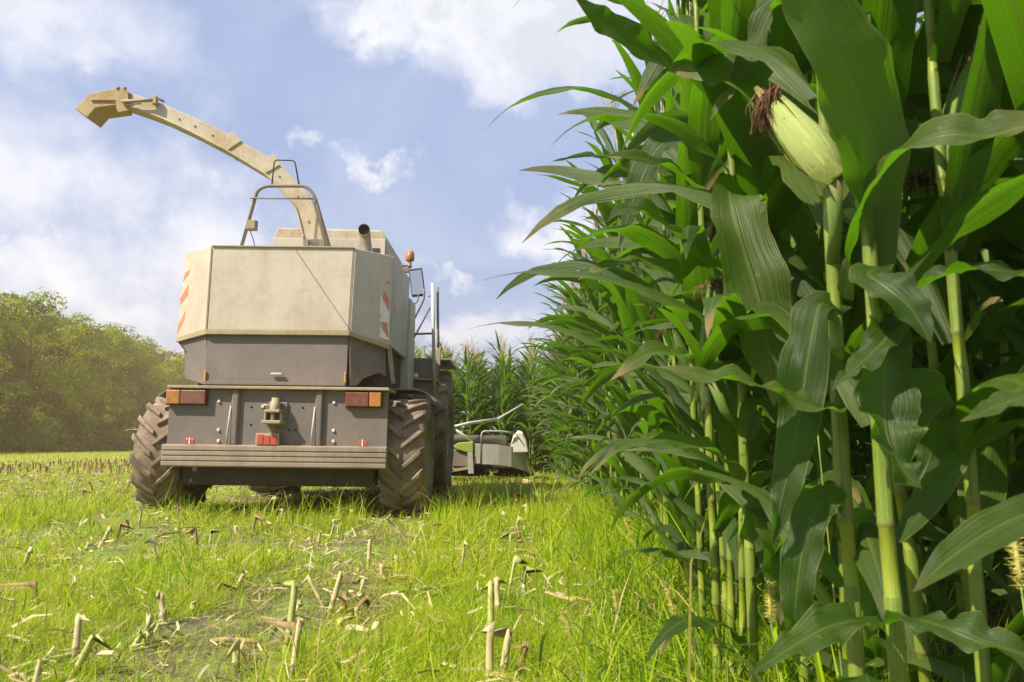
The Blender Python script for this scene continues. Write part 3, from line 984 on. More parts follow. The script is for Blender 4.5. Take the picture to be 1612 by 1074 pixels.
    MB().prism([L(x, y, ys0 - 0.035) for x, y in [(180, 137), (190, 138), (201, 143), (203, 174), (186, 177), (183, 170)]], (0, 0.02, 0)).build('hinge_plate', 'spout_tip', fl, False, 0.004, fix=True)
    MB().tube([L(186, 139, ys0 - 0.04), L(186, 139, ys0 + 0.24)], 0.022, 8).build('hinge_pin', 'spout_tip', fl, True)
    MB().tube([L(197, 139, ys0 - 0.04), L(197, 139, ys0 + 0.24)], 0.018, 8).build('hinge_pin', 'spout_tip', fl, True)
    MB().tube([L(192, 160, ys0 - 0.06), L(215, 159, ys0 - 0.06), L(240, 158, ys0 - 0.06)], 0.020, 8).build('cylinder', 'trim', fl, True)
    MB().tube([L(195, 166, ys0 - 0.05), L(222, 163, ys0 - 0.05)], 0.009, 6).build('piston_rod', 'steel', fl, True)
    MB().box(tuple(L(238, 163, ys0 - 0.07)), tuple(L(250, 154, ys0 - 0.01))).build('cylinder_mount', 'spout_tip', fl, False, 0.005)
    MB().tube([L(240, 150, ys0 + 0.05), L(250, 156, ys0 + 0.05), L(258, 160, ys0 + 0.05)], 0.014, 6).build('hose', 'pipe_dark', fl, True)

    # ---- guard hoops and work lamp on the hood
    hy = 0.35
    MB().tube(rounded_path([L(380, 389, hy), L(405, 300, hy), L(418, 293, hy), L(483, 293, hy), L(495, 308, hy), L(519, 390, hy)], 0.10), 0.019, 10).build('guard_hoop', 'pipe_dark', root, True)
    MB().tube([L(394, 312, hy - .03), L(494, 313, hy - .03)], 0.010, 8).build('hoop_bar', 'pipe_dark', root, True)
    MB().tube(rounded_path([L(428, 292, hy), L(432, 252, hy), L(464, 253, hy), L(471, 292, hy)], 0.04), 0.008, 6).build('guard_hoop', 'dark', root, True)
    a, b = L(389, 347, hy - 0.06), L(404, 363, hy - 0.06)
    wl = MB().box((a.x, hy - 0.09, b.z), (b.x, hy - 0.02, a.z)).build('work_lamp', 'pipe_dark', root, False, 0.008)
    MB().box((a.x + 0.012, hy - 0.096, b.z + 0.012), (b.x - 0.012, hy - 0.0905, a.z - 0.012)).build('lens', 'trim', wl, False, 0.002)
    MB().tube([L(394, 364, hy - .05), L(398, 375, hy - .06), L(401, 388, hy - .05)], 0.005, 5).build('cable', 'dark', wl, True)

    # ---- maize header on the front
    build_header(root)
    return root


def build_header(root):
    y0 = 6.55                                         # Y = 14.2
    Q = lambda x, y, d=0.0: L(x, y, y0 + d)
    hw = 2.55
    hdr = MB().box((-hw, y0 + 0.35, 0.25), (hw - 0.35, y0 + 0.9, 0.62)).build('maize_header', 'dark', root, False, 0.04)
    MB().tube([(-hw, y0 + 0.5, 0.78), (hw - 0.5, y0 + 0.5, 0.78)], 0.10, 12).build('header_beam', 'pipe_dark', hdr, True)
    # feeder throat between the front wheels
    MB().prism([(-0.40, 3.9, 0.75), (0.40, 3.9, 0.75), (0.40, 3.9, 1.15), (-0.40, 3.9, 1.15)], (0, 2.8, -0.25)).build('feeder_house', 'dark', hdr, False, 0.03, fix=True)
    # end cover: a bent grey sheet, deep towards the front
    up = [(746, 698), (765, 699), (785, 700), (805, 703), (822, 708), (831, 716)]
    dn = [(747, 731), (765, 731), (785, 732), (805, 735), (825, 741), (838, 748)]
    depth = [0.0, 0.0, 0.02, 0.08, 0.22, 0.45]
    mb = MB()
    k = len(up)
    vs = [Q(*p, d) for p, d in zip(up, depth)] + [Q(*p, d) for p, d in zip(dn, depth)]
    vs += [v + Vector((-0.01, 0.03, 0)) for v in vs]
    fs = []
    for i in range(k - 1):
        fs += [(i, i + 1, k + i + 1, k + i), (2 * k + i, 2 * k + i + 1, 3 * k + i + 1, 3 * k + i), (i, i + 1, 2 * k + i + 1, 2 * k + i), (k + i, k + i + 1, 3 * k + i + 1, 3 * k + i)]
    fs += [(0, k, 3 * k, 2 * k), (k - 1, 2 * k - 1, 4 * k - 1, 3 * k - 1)]
    cover = mb.add(vs, fs).build('end_cover', 'steel', hdr, False, 0.0, fix=True)
    a = Q(747, 700, -0.02)
    b = Q(756, 730, -0.02)
    MB().box((a.x, y0 - 0.02, b.z), (b.x, y0 - 0.002, a.z)).build('cover_post', 'steel', cover, False, 0.004)
    MB().tube([Q(757, 699, -.01), Q(757, 731, -.01)], 0.007, 6).build('cover_rod', 'pipe_dark', cover, True)
    # dividing cone standing at the end
    pts = [(803, 713), (804, 700), (808, 686), (816, 677), (823, 680), (829, 692), (833, 712)]
    cc = [Q(x, y, 0.10) for x, y in pts]
    mid = sum(cc, Vector()) / len(cc)
    mb = MB()
    rings = []
    for d, s in ((0.0, 0.90), (0.06, 1.0), (0.35, 0.97), (0.75, 0.70), (1.05, 0.30)):
        rings.append([Vector((mid.x + (p.x - mid.x) * s, p.y + d, cc[0].z + (p.z - cc[0].z) * s)) for p in cc])
    n = len(cc)
    vs = [v for r in rings for v in r]
    fs = [(i * n + j, i * n + (j + 1) % n, (i + 1) * n + (j + 1) % n, (i + 1) * n + j) for i in range(len(rings) - 1) for j in range(n)]
    fs += [tuple(range(n)), tuple((len(rings) - 1) * n + j for j in range(n))]
    cone = mb.add(vs, fs).build('divider_cone', 'white_cone', hdr, False, 0.02, fix=True)
    MB().tube([Q(803, 683, .06), Q(812, 683, .06), Q(822, 697, .07)], 0.010, 6).build('cone_strap', 'pipe_dark', cone, True)
    # tubular guard and the long push bar
    MB().tube(rounded_path([Q(758, 699, .0), Q(758, 679, .0), Q(790, 679, .0), Q(806, 682, .05)], 0.08), 0.017, 8).build('guard_tube', 'steel', hdr, True)
    MB().tube([Q(710, 673, 0.1), Q(740, 666, 0.3), Q(782, 660, 0.6)], 0.028, 8).build('push_bar', 'pipe_pale', hdr, True)
    MB().tube([Q(782, 660, 0.6), Q(790, 656, 0.7), Q(823, 637, 1.0)], 0.022, 8).build('push_bar', 'pipe_pale', hdr, True)
    MB().tube([Q(712, 673, 0.1), Q(726, 683, 0.1), Q(744, 694, 0.1)], 0.026, 8).build('bar_stay', 'pipe_pale', hdr, True)
    MB().box(tuple(Q(707, 679, 0.05)), tuple(Q(716, 670, 0.2))).build('bar_joint', 'pipe_dark', hdr, False, 0.01)
    # green chain cover and brown frame beside the front wheel
    gp = [(712, 703), (722, 697), (745, 695), (745, 712), (733, 712), (718, 707)]
    MB().prism([Q(x, y, -0.05) for x, y in gp], (0, 0.35, 0)).build('chain_cover', 'green_panel', hdr, False, 0.015, fix=True)
    MB().prism([Q(x, y, 0.0) for x, y in [(702, 706), (716, 708), (733, 713), (744, 713), (745, 735), (702, 735)]], (0, 0.4, 0)).build('gearbox', 'pipe_dark', hdr, False, 0.02, fix=True)
    MB().prism([Q(x, y, -0.06) for x, y in [(736, 712), (744, 712), (746, 746), (737, 746)]], (0, 0.08, 0)).build('frame_post', 'steel', hdr, False, 0.006, fix=True)
    MB().prism([Q(x, y, -0.04) for x, y in [(700, 722), (716, 738), (745, 734), (745, 738), (716, 743), (700, 728)]], (0, 0.05, 0)).build('frame_strut', 'trim', hdr, False, 0.005, fix=True)
    # cutting drums with blades below the cover, snouts along the front
    for i in range(6):
        cx = -hw + 0.45 + i * 0.86
        d = MB().lathe([(0.10, 0.0), (0.10, 0.36), (0.13, 0.40), (0.15, 0.40), (0.17, 0.30), (0.40, 0.28), (0.42, 0.33), (0.44, 0.33), (0.46, 0.2), (0.60, 0.18), (0.61, 0.0)], 20, 'Z', (cx, y0 + 0.95, 0))
        dr = d.build('cutting_drum', 'dark', hdr, True)
    for i in range(5):
        cx = -hw + 0.05 + i * 1.02
        tip = Vector((cx, y0 + 2.2, 0.15))
        b = [Vector((cx - 0.16, y0 + 1.1, 0.12)), Vector((cx + 0.16, y0 + 1.1, 0.12)), Vector((cx + 0.10, y0 + 1.1, 0.52)), Vector((cx - 0.10, y0 + 1.1, 0.52))]
        MB().add(b + [tip], [(3, 2, 1, 0), (0, 1, 4), (1, 2, 4), (2, 3, 4), (3, 0, 4)]).build('snout', 'white_cone', hdr, False, 0.02)


harvester = build_harvester()


# ------------------------------------------------------------------ maize
def leaf_geo(P, W, S, fold=0.25, wave=0.010, freq=3.0, ph=0.0, cross=5):
    """strip along the spine P with widths W and side vectors S; edges lifted and waved"""
    P, W, S = np.asarray(P, float), np.asarray(W, float), np.asarray(S, float)
    n = len(P)
    T = np.gradient(P, axis=0)
    T /= np.linalg.norm(T, axis=1, keepdims=True) + 1e-9
    S = S - T * (S * T).sum(1, keepdims=True)
    S /= np.linalg.norm(S, axis=1, keepdims=True) + 1e-9
    N = np.cross(S, T)
    us = np.linspace(-1, 1, cross)
    t = np.linspace(0, 1, n)
    V, UV = [], []
    env = np.minimum(1, W / (W.max() + 1e-9) * 1.4)
    for i in range(n):
        for u in us:
            lift = fold * abs(u) * W[i] / 2
            wv = wave * env[i] * abs(u) ** 1.3 * (0.6 * math.sin(2 * math.pi * freq * t[i] + ph + (1.9 if u > 0 else 0.0)) + 0.6 * math.sin(2 * math.pi * freq * 0.43 * t[i] + 2.3 * ph + (0.7 if u > 0 else 2.0)) + 0.25 * math.sin(2 * math.pi * freq * 1.9 * t[i] + 3.1 * ph + 4 * u))
            V.append(P[i] + S[i] * (u * W[i] / 2 * (1 - 0.25 * fold * abs(u))) + N[i] * (lift + wv))
            UV.append((0.5 + u / 2, t[i]))
    F = []
    for i in range(n - 1):
        for j in range(cross - 1):
            a = i * cross + j
            F.append((a, a + 1, a + cross + 1, a + cross))
    return V, F, UV


def gen_leaf(h, az, length, width, e0, drop, sway=0.0, twist=0.0, n=12, cross=5, fold=0.3, wave=0.010, seed=0, r0=0.012):
    """a maize leaf leaving the stalk at height h"""
    rnd = random.Random(seed)
    P, W, S = [], [], []
    p = np.array([math.cos(az) * r0 * 0.6, math.sin(az) * r0 * 0.6, h])
    for i in range(n + 1):
        t = i / n
        e = e0 - drop * t ** 1.35
        a = az + sway * t
        d = np.array([math.cos(e) * math.cos(a), math.cos(e) * math.sin(a), math.sin(e)])
        P.append(p.copy())
        w = width * min(1.0, 0.42 + t / 0.22 * 0.58) * max(0.0, 1 - t ** 2.3) ** 0.85
        W.append(max(w, 0.0012))
        s = np.array([-math.sin(a), math.cos(a), 0.0])
        tw = twist * t
        nrm = np.cross(s, d)
        S.append(s * math.cos(tw) + nrm * math.sin(tw))
        p = p + d * (length / n)
    return leaf_geo(P, W, S, fold, wave, rnd.uniform(2.0, 4.2), rnd.uniform(0, 6.28), cross)


def stalk_mb(H, r0=0.0108, nodes=11, sides=9):
    """bare internodes, wrapped leaf sheaths, swollen joints and brace roots; uv.y tells them apart"""
    mb = MB()
    pts, rad, tone = [(0, 0, -0.05)], [r0 * 1.1], [0.1]
    zn = [0.05 + (H - 0.05) * (k / (nodes - 1)) ** 0.93 for k in range(nodes)]
    for k in range(nodes):
        r = r0 * (1 - 0.62 * k / (nodes - 1))
        x, y, z = 0.0025 * math.sin(k * 2.1), 0.0025 * math.cos(k * 1.3), zn[k]
        top = zn[k + 1] if k + 1 < nodes else H + 0.02
        sh = z + (top - z) * (0.55 + 0.3 * math.sin(k * 3.7) ** 2)
        for dz, rr, tn in ((-0.005, 0.99, 0.1), (-0.0035, 1.11, 0.85), (0.0025, 1.13, 0.85), (0.004, 1.08, 0.5)):
            pts.append((x, y, z + dz))
            rad.append(r * rr)
            tone.append(tn)
        for zz, rr, tn in (((z + sh) / 2, 1.09, 0.5), (sh, 1.08, 0.45), (sh + 0.002, 0.99, 0.1)):
            pts.append((x, y, zz))
            rad.append(r * rr)
            tone.append(tn)
    mb.tube(pts, rad, sides)
    mb.uv = [(u, tone[i // sides]) for i, (u, v) in enumerate(mb.uv)]
    for k in range(7):
        a = k * 0.9
        c, sn = math.cos(a), math.sin(a)
        m = len(mb.v)
        mb.tube([(c * r0 * .8, sn * r0 * .8, 0.055), (c * .03, sn * .03, 0.025), (c * .045, sn * .045, -0.02)], [.003, .0026, .002], 4)
        mb.uv[m:] = [(0.2, 0.1)] * (len(mb.v) - m)
    return mb


def ear_mbs(base, direction, length, rad, green=True, seed=0, strands=46, hang=1.0):
    """husk (overlapping sheaths) and silk tuft"""
    d = Vector(direction).normalized()
    base = Vector(base)
    q = d.to_track_quat('Z', 'Y')
    prof = [(0.0, 0.35), (0.06, 0.6), (0.18, 0.88), (0.38, 1.0), (0.6, 0.92), (0.8, 0.68), (0.92, 0.42), (1.0, 0.20)]
    mb = MB()
    n = 14
    vs, uv = [], []
    for (a, r) in prof:
        for j in range(n):
            t = 2 * math.pi * j / n
            rr = r * rad * (1 + 0.05 * math.sin(3 * t + 5 * a) + 0.03 * math.sin(7 * t))
            vs.append(base + q @ Vector((rr * math.cos(t), rr * math.sin(t), a * length)))
            uv.append((0.1 + 0.3 * j / n, a))
    k = len(prof)
    fs = [(i * n + j, i * n + (j + 1) % n, (i + 1) * n + (j + 1) % n, (i + 1) * n + j) for i in range(k - 1) for j in range(n)]
    fs.append(tuple((k - 1) * n + j for j in range(n)))
    mb.add(vs, fs, uv)
    for s in range(4):                     # loose outer husk blades
        a0 = s * 1.7 + seed
        P, W, S = [], [], []
        for i in range(9):
            t = i / 8
            r = rad * np.interp(t, [p[0] for p in prof], [p[1] for p in prof]) * 1.045 + 0.0015 + (0.012 * t ** 5)
            ang = a0 + 0.35 * t
            P.append(base + q @ Vector((r * math.cos(ang), r * math.sin(ang), t * length * (1.02 + 0.03 * s))))
            S.append(q @ Vector((-math.sin(ang), math.cos(ang), 0)))
            W.append(rad * 1.25 * (1 - t ** 3 * 0.85))
        V, F, UV = leaf_geo(P, W, S, -0.35, 0.001, 2, s)
        mb.add(V, F, UV)
    rnd = random.Random(seed)
    sk = MB()
    tip = base + d * length
    for s in range(strands):
        o = q @ Vector((rnd.gauss(0, 0.25) * rad, rnd.gauss(0, 0.25) * rad, 0))
        p0 = tip + o - d * 0.01
        dirv = (d * rnd.uniform(0.4, 1.1) + Vector((rnd.gauss(0, .6), rnd.gauss(0, .6), rnd.gauss(0, .5)))).normalized()
        if hang > 1.5:                      # dried, matted silk hanging off the tip
            q1 = p0 + d * rnd.uniform(.003, .013) + Vector((rnd.gauss(-.002, .0035), rnd.gauss(-.014, .004), rnd.gauss(.002, .003)))
            q2 = q1 + Vector((-.004 + rnd.gauss(0, .004), rnd.gauss(0, .004), -rnd.uniform(.008, .022)))
            q3 = q2 + Vector((rnd.gauss(0, .005), rnd.gauss(0, .004), -rnd.uniform(.006, .034)))
            sk.tube([p0, q1, q2, q3], [0.0011, 0.0010, 0.0008, 0.0005], 3, cap=False)
            continue
        ln = length * rnd.uniform(0.12, 0.30)
        p1 = p0 + dirv * ln * 0.5
        p2 = p1 + (dirv + Vector((0, 0, -0.9))) * ln * 0.5
        p3 = p2 + Vector((rnd.gauss(0, .12), rnd.gauss(0, .12), -0.7)) * ln * 0.7 * hang
        sk.tube([p0, p1, p2, p3], [0.0016, 0.0015, 0.0013, 0.0008], 3, cap=False)
    return mb, sk


def tassel_mb(H, seed=0, branches=9, size=0.34):
    rnd = random.Random(seed)
    mb = MB()
    mb.tube([(0, 0, H - 0.06), (0.004, 0, H + size * 0.5), (0.010, 0.006, H + size)], [0.005, 0.0045, 0.0025], 4)
    for b in range(branches):
        z = H + 0.02 + 0.16 * b / branches
        a = rnd.uniform(0, 6.28)
        ln = size * rnd.uniform(0.5, 0.8)
        e = rnd.uniform(0.9, 1.35)
        pts = []
        p = Vector((0, 0, z))
        for i in range(5):
            pts.append(p.copy())
            ee = e - i * rnd.uniform(0.02, 0.22)
            p = p + Vector((math.cos(a) * math.cos(ee), math.sin(a) * math.cos(ee), math.sin(ee))) * ln / 4
        mb.tube(pts, [0.0022, 0.0036, 0.0036, 0.003, 0.0015], 3, cap=False)
        for i in range(1, 5):
            for s in range(2):
                q = pts[i] + Vector((rnd.gauss(0, .004), rnd.gauss(0, .004), rnd.gauss(0, .008)))
                mb.tube([q, q + Vector((rnd.gauss(0, .006), rnd.gauss(0, .006), -0.008))], [0.003, 0.001], 3, cap=False)
    return mb


def plant_spec(seed, H=2.55, leaves=15, az=0.0, lmax=0.86):
    rnd = random.Random(seed)
    out = []
    for k in range(leaves):
        f = k / (leaves - 1)
        h = 0.16 + (H - 0.30) * f ** 0.95 + rnd.uniform(-.04, .04)
        a = az + (math.pi if k % 2 else 0) + rnd.gauss(0, 0.38)
        ln = lmax * (0.70 + 0.42 * math.sin(math.pi * (0.12 + 0.78 * f))) * rnd.uniform(0.85, 1.1)
        if f > 0.85:
            ln *= 0.8
        w = (0.061 + 0.034 * math.sin(math.pi * min(1, f + 0.08))) * rnd.uniform(0.85, 1.12)
        e0 = R(rnd.uniform(52, 70) + 12 * (f - 0.5))
        drop = R(rnd.uniform(65, 130) - 34 * f)
        out.append((h, a, ln, w, e0, drop, rnd.gauss(0, 0.25), rnd.gauss(0, 0.8), rnd.randint(0, 9999)))
    return out


GROUP = 'standing maize plants'


def make_plant(seed, hero=False):
    """one maize plant with its parts as objects: stalk, every leaf, ear (> silk), tassel"""
    rnd = random.Random(seed * 31)
    root = empty('maize_plant')
    H = rnd.uniform(2.45, 2.68)
    stalk_mb(H).build('stalk', 'stalk', root, True)
    for (h, a, ln, w, e0, dr, sw, tw, s) in plant_spec(seed, H):
        V, F, UV = gen_leaf(h, a, ln, w, e0, dr, sw, tw, 14, 5, 0.32, 0.011, s)
        MB().add(V, F, UV).build('leaf', 'leaf', root, True)
    zh = rnd.uniform(0.95, 1.25)
    a = rnd.uniform(0, 6.28)
    hb, sk = ear_mbs((math.cos(a) * .012, math.sin(a) * .012, zh), (math.cos(a) * .42, math.sin(a) * .42, 1), 0.23, 0.027, seed=seed)
    ear = hb.build('ear', 'husk_green', root, True)
    sk.build('silk', 'silk', ear, True)
    tassel_mb(H, seed).build('tassel', 'tassel', root)
    return root


VAR = [make_plant(i + 1) for i in range(9)]
for v in VAR:
    remember(v)
used = [False] * len(VAR)
prnd = random.Random(99)


def place_plant(x, y, rz, scale, label, group=GROUP, tilt=0.035, var=None):
    i = prnd.randrange(len(VAR)) if var is None else var
    if not used[i]:
        o = VAR[i]
        used[i] = True
    else:
        o = copy_tree(VAR[i])
    o.location = (x, y, float(gz(x, y)))
    o.rotation_euler = (prnd.gauss(0, tilt), prnd.gauss(0, tilt), rz)
    o.scale = (scale, scale, scale)
    return tag(o, label, 'maize plant', group)


# ---- the nearest plants, leaf by leaf
def hero_leaf(pts, face=(0, -1, 0.35), fold=0.25, wave=0.009, n=36, twist=0.0, loc=None, seed=0):
    """leaf through photo-measured points (px, py, distance, width in metres)"""
    K = np.array([[*at(p[0], p[1], p[2]), p[3]] for p in pts], float)
    m = len(K)
    ts = np.linspace(0, m - 1, n)
    out = []
    for t in ts:
        i = min(int(t), m - 2)
        f = t - i
        p0, p1, p2, p3 = K[max(i - 1, 0)], K[i], K[i + 1], K[min(i + 2, m - 1)]
        out.append(0.5 * ((2 * p1) + (-p0 + p2) * f + (2 * p0 - 5 * p1 + 4 * p2 - p3) * f * f + (-p0 + 3 * p1 - 3 * p2 + p3) * f ** 3))
    out = np.array(out)
    P, W = out[:, :3], np.maximum(out[:, 3], 0.001)
    T = np.gradient(P, axis=0)
    T /= np.linalg.norm(T, axis=1, keepdims=True)
    S = []
    for i, t in enumerate(np.linspace(0, 1, n)):
        f = np.array(face, float)
        s = np.cross(T[i], f)
        s /= np.linalg.norm(s) + 1e-9
        b = np.cross(s, T[i])
        a = twist * (t - 0.5)
        S.append(s * math.cos(a) + b * math.sin(a))
    V, F, UV = leaf_geo(P - np.array(loc), W, S, fold, wave * 1.25, 4.4, seed, 7)
    return MB().add(V, F, UV)


def hero_plant(px, Y, label, leaves, H=2.6, r0=0.0108, ear=None, fill=(), seed=0):
    b = at(px, 700, Y)
    base = Vector((b.x, Y, float(gz(b.x, Y))))
    root = empty('maize_plant', base)
    tag(root, label, 'maize plant', 'maize plants nearest the camera')
    stalk_mb(H, r0, 12, 12).build('stalk', 'stalk', root, True)
    for i, lf in enumerate(leaves):
        pts, kw = lf[0], (lf[1] if len(lf) > 1 else {})
        hero_leaf(pts, loc=base, seed=seed + i * 1.3, **kw).build('leaf', 'leaf', root, True)
    for i, (h, a, ln, w, e0, dr, tw) in enumerate(fill):
        V, F, UV = gen_leaf(h, R(a), ln, w, R(e0), R(dr), 0.15 * math.sin(i * 2.2), tw, 18, 7, 0.3, 0.011, seed * 17 + i)
        MB().add(V, F, UV).build('leaf', 'leaf', root, True)
    if ear:
        p0, p1, rad, green = ear
        a, c = at(*p0) - base, at(*p1) - base
        hb, sk = ear_mbs(a, c - a, (c - a).length, rad, seed=seed + 3, strands=46 if green else 260, hang=1.0 if green else 2.2)
        e = hb.build('ear', 'husk_green' if green else 'husk', root, True)
        sk.build('silk', 'silk', e, True)
        st = Vector((0, 0, a.z - 0.10))
        MB().tube([st, st * 0.4 + a * 0.6 - Vector((0, 0, 0.02)), a + (c - a) * 0.05], [0.009, 0.010, 0.012], 8).build('shank', 'husk_green', root, True)
    tassel_mb(H, seed).build('tassel', 'tassel', root)
    return root


hero_plant(1388, 1.0, 'nearest maize plant, its bare green stalk crossing the lower right with wide arching leaves', [
    ([(1389, 440, 1.0, .025), (1384, 330, .985, .060), (1372, 240, .96, .105), (1345, 150, .93, .125), (1312, 70, .90, .105), (1275, -10, .88, .085), (1230, -110, .86, .05), (1190, -190, .85, .002)], dict(face=(0.15, -1, -.15), fold=0.18, wave=.007)),
    ([(1392, 470, .99, .03), (1430, 466, .96, .035), (1480, 437, .93, .047), (1545, 424, .90, .055), (1612, 436, .88, .055), (1690, 480, .86, .04), (1760, 560, .85, .002)], dict(face=(0, -.5, 1), fold=0.25)),
    ([(1386, 420, .99, .035), (1368, 432, .96, .050), (1400, 455, .93, .068), (1438, 490, .91, .052), (1466, 540, .90, .001)], dict(face=(-.2, -.7, 1), fold=0.15, wave=.004)),
    ([(1390, 520, 1.0, .03), (1405, 522, .97, .040), (1365, 563, .95, .036), (1335, 590, .94, .02), (1308, 615, .93, .001)], dict(face=(-.2, -.7, .8))),
    ([(1391, 500, .995, .04), (1394, 560, .975, .066), (1392, 630, .965, .078), (1398, 690, .95, .070), (1420, 735, .93, .048), (1450, 770, .92, .002)], dict(face=(.1, -1, .15), fold=.3, wave=.015, twist=.7)),
    ([(1388, 985, .99, .020), (1345, 978, .95, .040), (1295, 992, .92, .050), (1240, 1024, .90, .033), (1182, 1062, .88, .001)], dict(face=(-.1, -.75, .9), fold=.3)),
    ([(1390, 985, .99, .018), (1430, 975, .95, .050), (1480, 985, .91, .060), (1545, 1012, .88, .060), (1612, 1030, .86, .045), (1700, 1070, .84, .002)], dict(face=(.1, -.6, 1), fold=.2)),
    ([(1392, 700, 1.0, .03), (1415, 660, 1.02, .06), (1450, 620, 1.05, .075), (1470, 650, 1.08, .065), (1465, 720, 1.1, .045), (1440, 770, 1.1, .002)], dict(face=(-.2, -1, .3), fold=.25)),
], fill=[(1.55, 70, .8, .085, 60, 110, .4), (1.75, 250, .8, .085, 66, 100, -.3), (1.95, 60, .8, .08, 66, 95, .5), (2.15, 240, .7, .08, 68, 80, .2), (.55, 20, .6, .07, 50, 120, .3), (.45, 80, .6, .06, 50, 120, .3), (.85, 330, .6, .08, 52, 115, .5), (.70, 100, .7, .085, 52, 120, -.4), (1.2, 75, .7, .09, 55, 115, .4)], seed=11)

hero_plant(1326, 1.10, 'maize plant bearing the large pale ear with brown silk near the top', [
    ([(1330, 470, 1.09, .030), (1338, 410, 1.05, .022), (1350, 355, 1.0, .034), (1378, 292, .95, .052), (1425, 238, .90, .068), (1490, 212, .86, .073), (1555, 215, .84, .060), (1620, 196, .82, .040), (1700, 180, .8, .002)], dict(face=(-.25, -.8, .75), fold=.3, wave=.006)),
    ([(1325, 330, 1.12, .03), (1290, 250, 1.22, .06), (1230, 160, 1.30, .10), (1160, 120, 1.36, .105), (1100, 108, 1.40, .07), (1050, 112, 1.44, .002)], dict(face=(0, -1, .25), fold=.2)),
    ([(1322, 500, 1.09, .035), (1292, 480, 1.08, .060), (1275, 550, 1.07, .070), (1262, 640, 1.07, .066), (1246, 720, 1.06, .05), (1228, 800, 1.06, .03), (1215, 860, 1.06, .002)], dict(face=(-.5, -1, .1), fold=.4, wave=.014, twist=1.1)),
    ([(1325, 640, 1.09, .035), (1280, 640, 1.05, .062), (1225, 618, 1.03, .050), (1165, 600, 1.02, .040), (1090, 590, 1.01, .030), (1010, 572, 1.0, .001)], dict(face=(-.1, -.6, 1), fold=.22)),
    ([(1328, 860, 1.1, .03), (1350, 830, 1.12, .06), (1370, 880, 1.14, .07), (1372, 950, 1.15, .05), (1365, 1010, 1.15, .002)], dict(face=(.2, -1, .2))),
    ([(1324, 800, 1.09, .03), (1296, 790, 1.08, .05), (1270, 840, 1.07, .058), (1256, 920, 1.07, .05), (1252, 990, 1.07, .03), (1258, 1050, 1.07, .002)], dict(face=(-.6, -1, .2), fold=.4, wave=.012, twist=1.3)),
    ([(1328, 90, 1.12, .035), (1290, 30, 1.22, .06), (1225, 8, 1.30, .055), (1190, 70, 1.33, .055), (1160, 130, 1.34, .046), (1117, 192, 1.35, .001)], dict(face=(-.3, -.7, .9), fold=.3)),
], ear=((1318, 285, 1.02), (1206, 158, 1.07), .028, False), fill=[(.30, 250, .5, .06, 45, 110, .5), (.48, 120, .6, .07, 48, 115, -.4), (.75, 95, .65, .085, 52, 118, .5), (1.0, 80, .7, .09, 55, 115, -.3), (1.2, 110, .7, .09, 56, 112, .3), (1.5, 60, .8, .085, 62, 105, .4), (1.8, 230, .8, .085, 66, 95, -.3), (2.0, 50, .75, .08, 66, 95, .5), (2.2, 220, .7, .08, 68, 80, .2)], seed=23)

hero_plant(1172, 1.62, 'maize plant with a broad leaf hanging straight down in the middle of the maize edge', [
    ([(1172, 330, 1.6, .04), (1150, 300, 1.52, .08), (1165, 370, 1.46, .125), (1195, 470, 1.42, .135), (1212, 560, 1.41, .10), (1218, 640, 1.41, .002)], dict(face=(.1, -1, -.05), fold=.22, wave=.014)),
    ([(1170, 470, 1.6, .04), (1130, 430, 1.54, .06), (1080, 385, 1.48, .075), (1030, 345, 1.44, .07), (985, 330, 1.42, .04), (955, 350, 1.4, .002)], dict(face=(-.3, -.7, .7))),
    ([(1170, 770, 1.6, .03), (1150, 735, 1.55, .062), (1110, 708, 1.5, .052), (1050, 693, 1.46, .034), (985, 703, 1.43, .026), (928, 748, 1.4, .001)], dict(face=(-.2, -.65, .9), fold=.28)),
    ([(1172, 690, 1.6, .035), (1195, 640, 1.58, .065), (1240, 660, 1.55, .075), (1285, 720, 1.53, .06), (1310, 800, 1.52, .002)], dict(face=(.1, -.7, .8), fold=.3)),
    ([(1173, 850, 1.6, .03), (1200, 800, 1.57, .07), (1220, 860, 1.55, .085), (1228, 930, 1.55, .06), (1225, 990, 1.55, .002)], dict(face=(.2, -1, .2), fold=.3)),
    ([(1171, 560, 1.6, .04), (1115, 590, 1.52, .07), (1075, 560, 1.46, .06), (1020, 560, 1.43, .045), (960, 600, 1.4, .002)], dict(face=(-.2, -.7, .8))),
], ear=((1118, 600, 1.60), (1130, 450, 1.6), .026, True), fill=[(.28, 215, .34, .055, 45, 105, .5), (.42, 300, .6, .07, 48, 115, -.4), (.60, 175, .40, .07, 50, 120, .6), (.82, 245, .5, .085, 52, 118, -.5), (1.02, 285, .7, .09, 55, 118, .4), (1.28, 170, .5, .085, 58, 115, .3), (1.5, 265, .7, .09, 58, 110, -.4), (1.75, 300, .75, .09, 60, 110, .4), (1.95, 120, .75, .085, 66, 100, -.3), (2.15, 290, .75, .08, 66, 90, .5), (2.3, 110, .7, .08, 68, 80, .2)], seed=31)

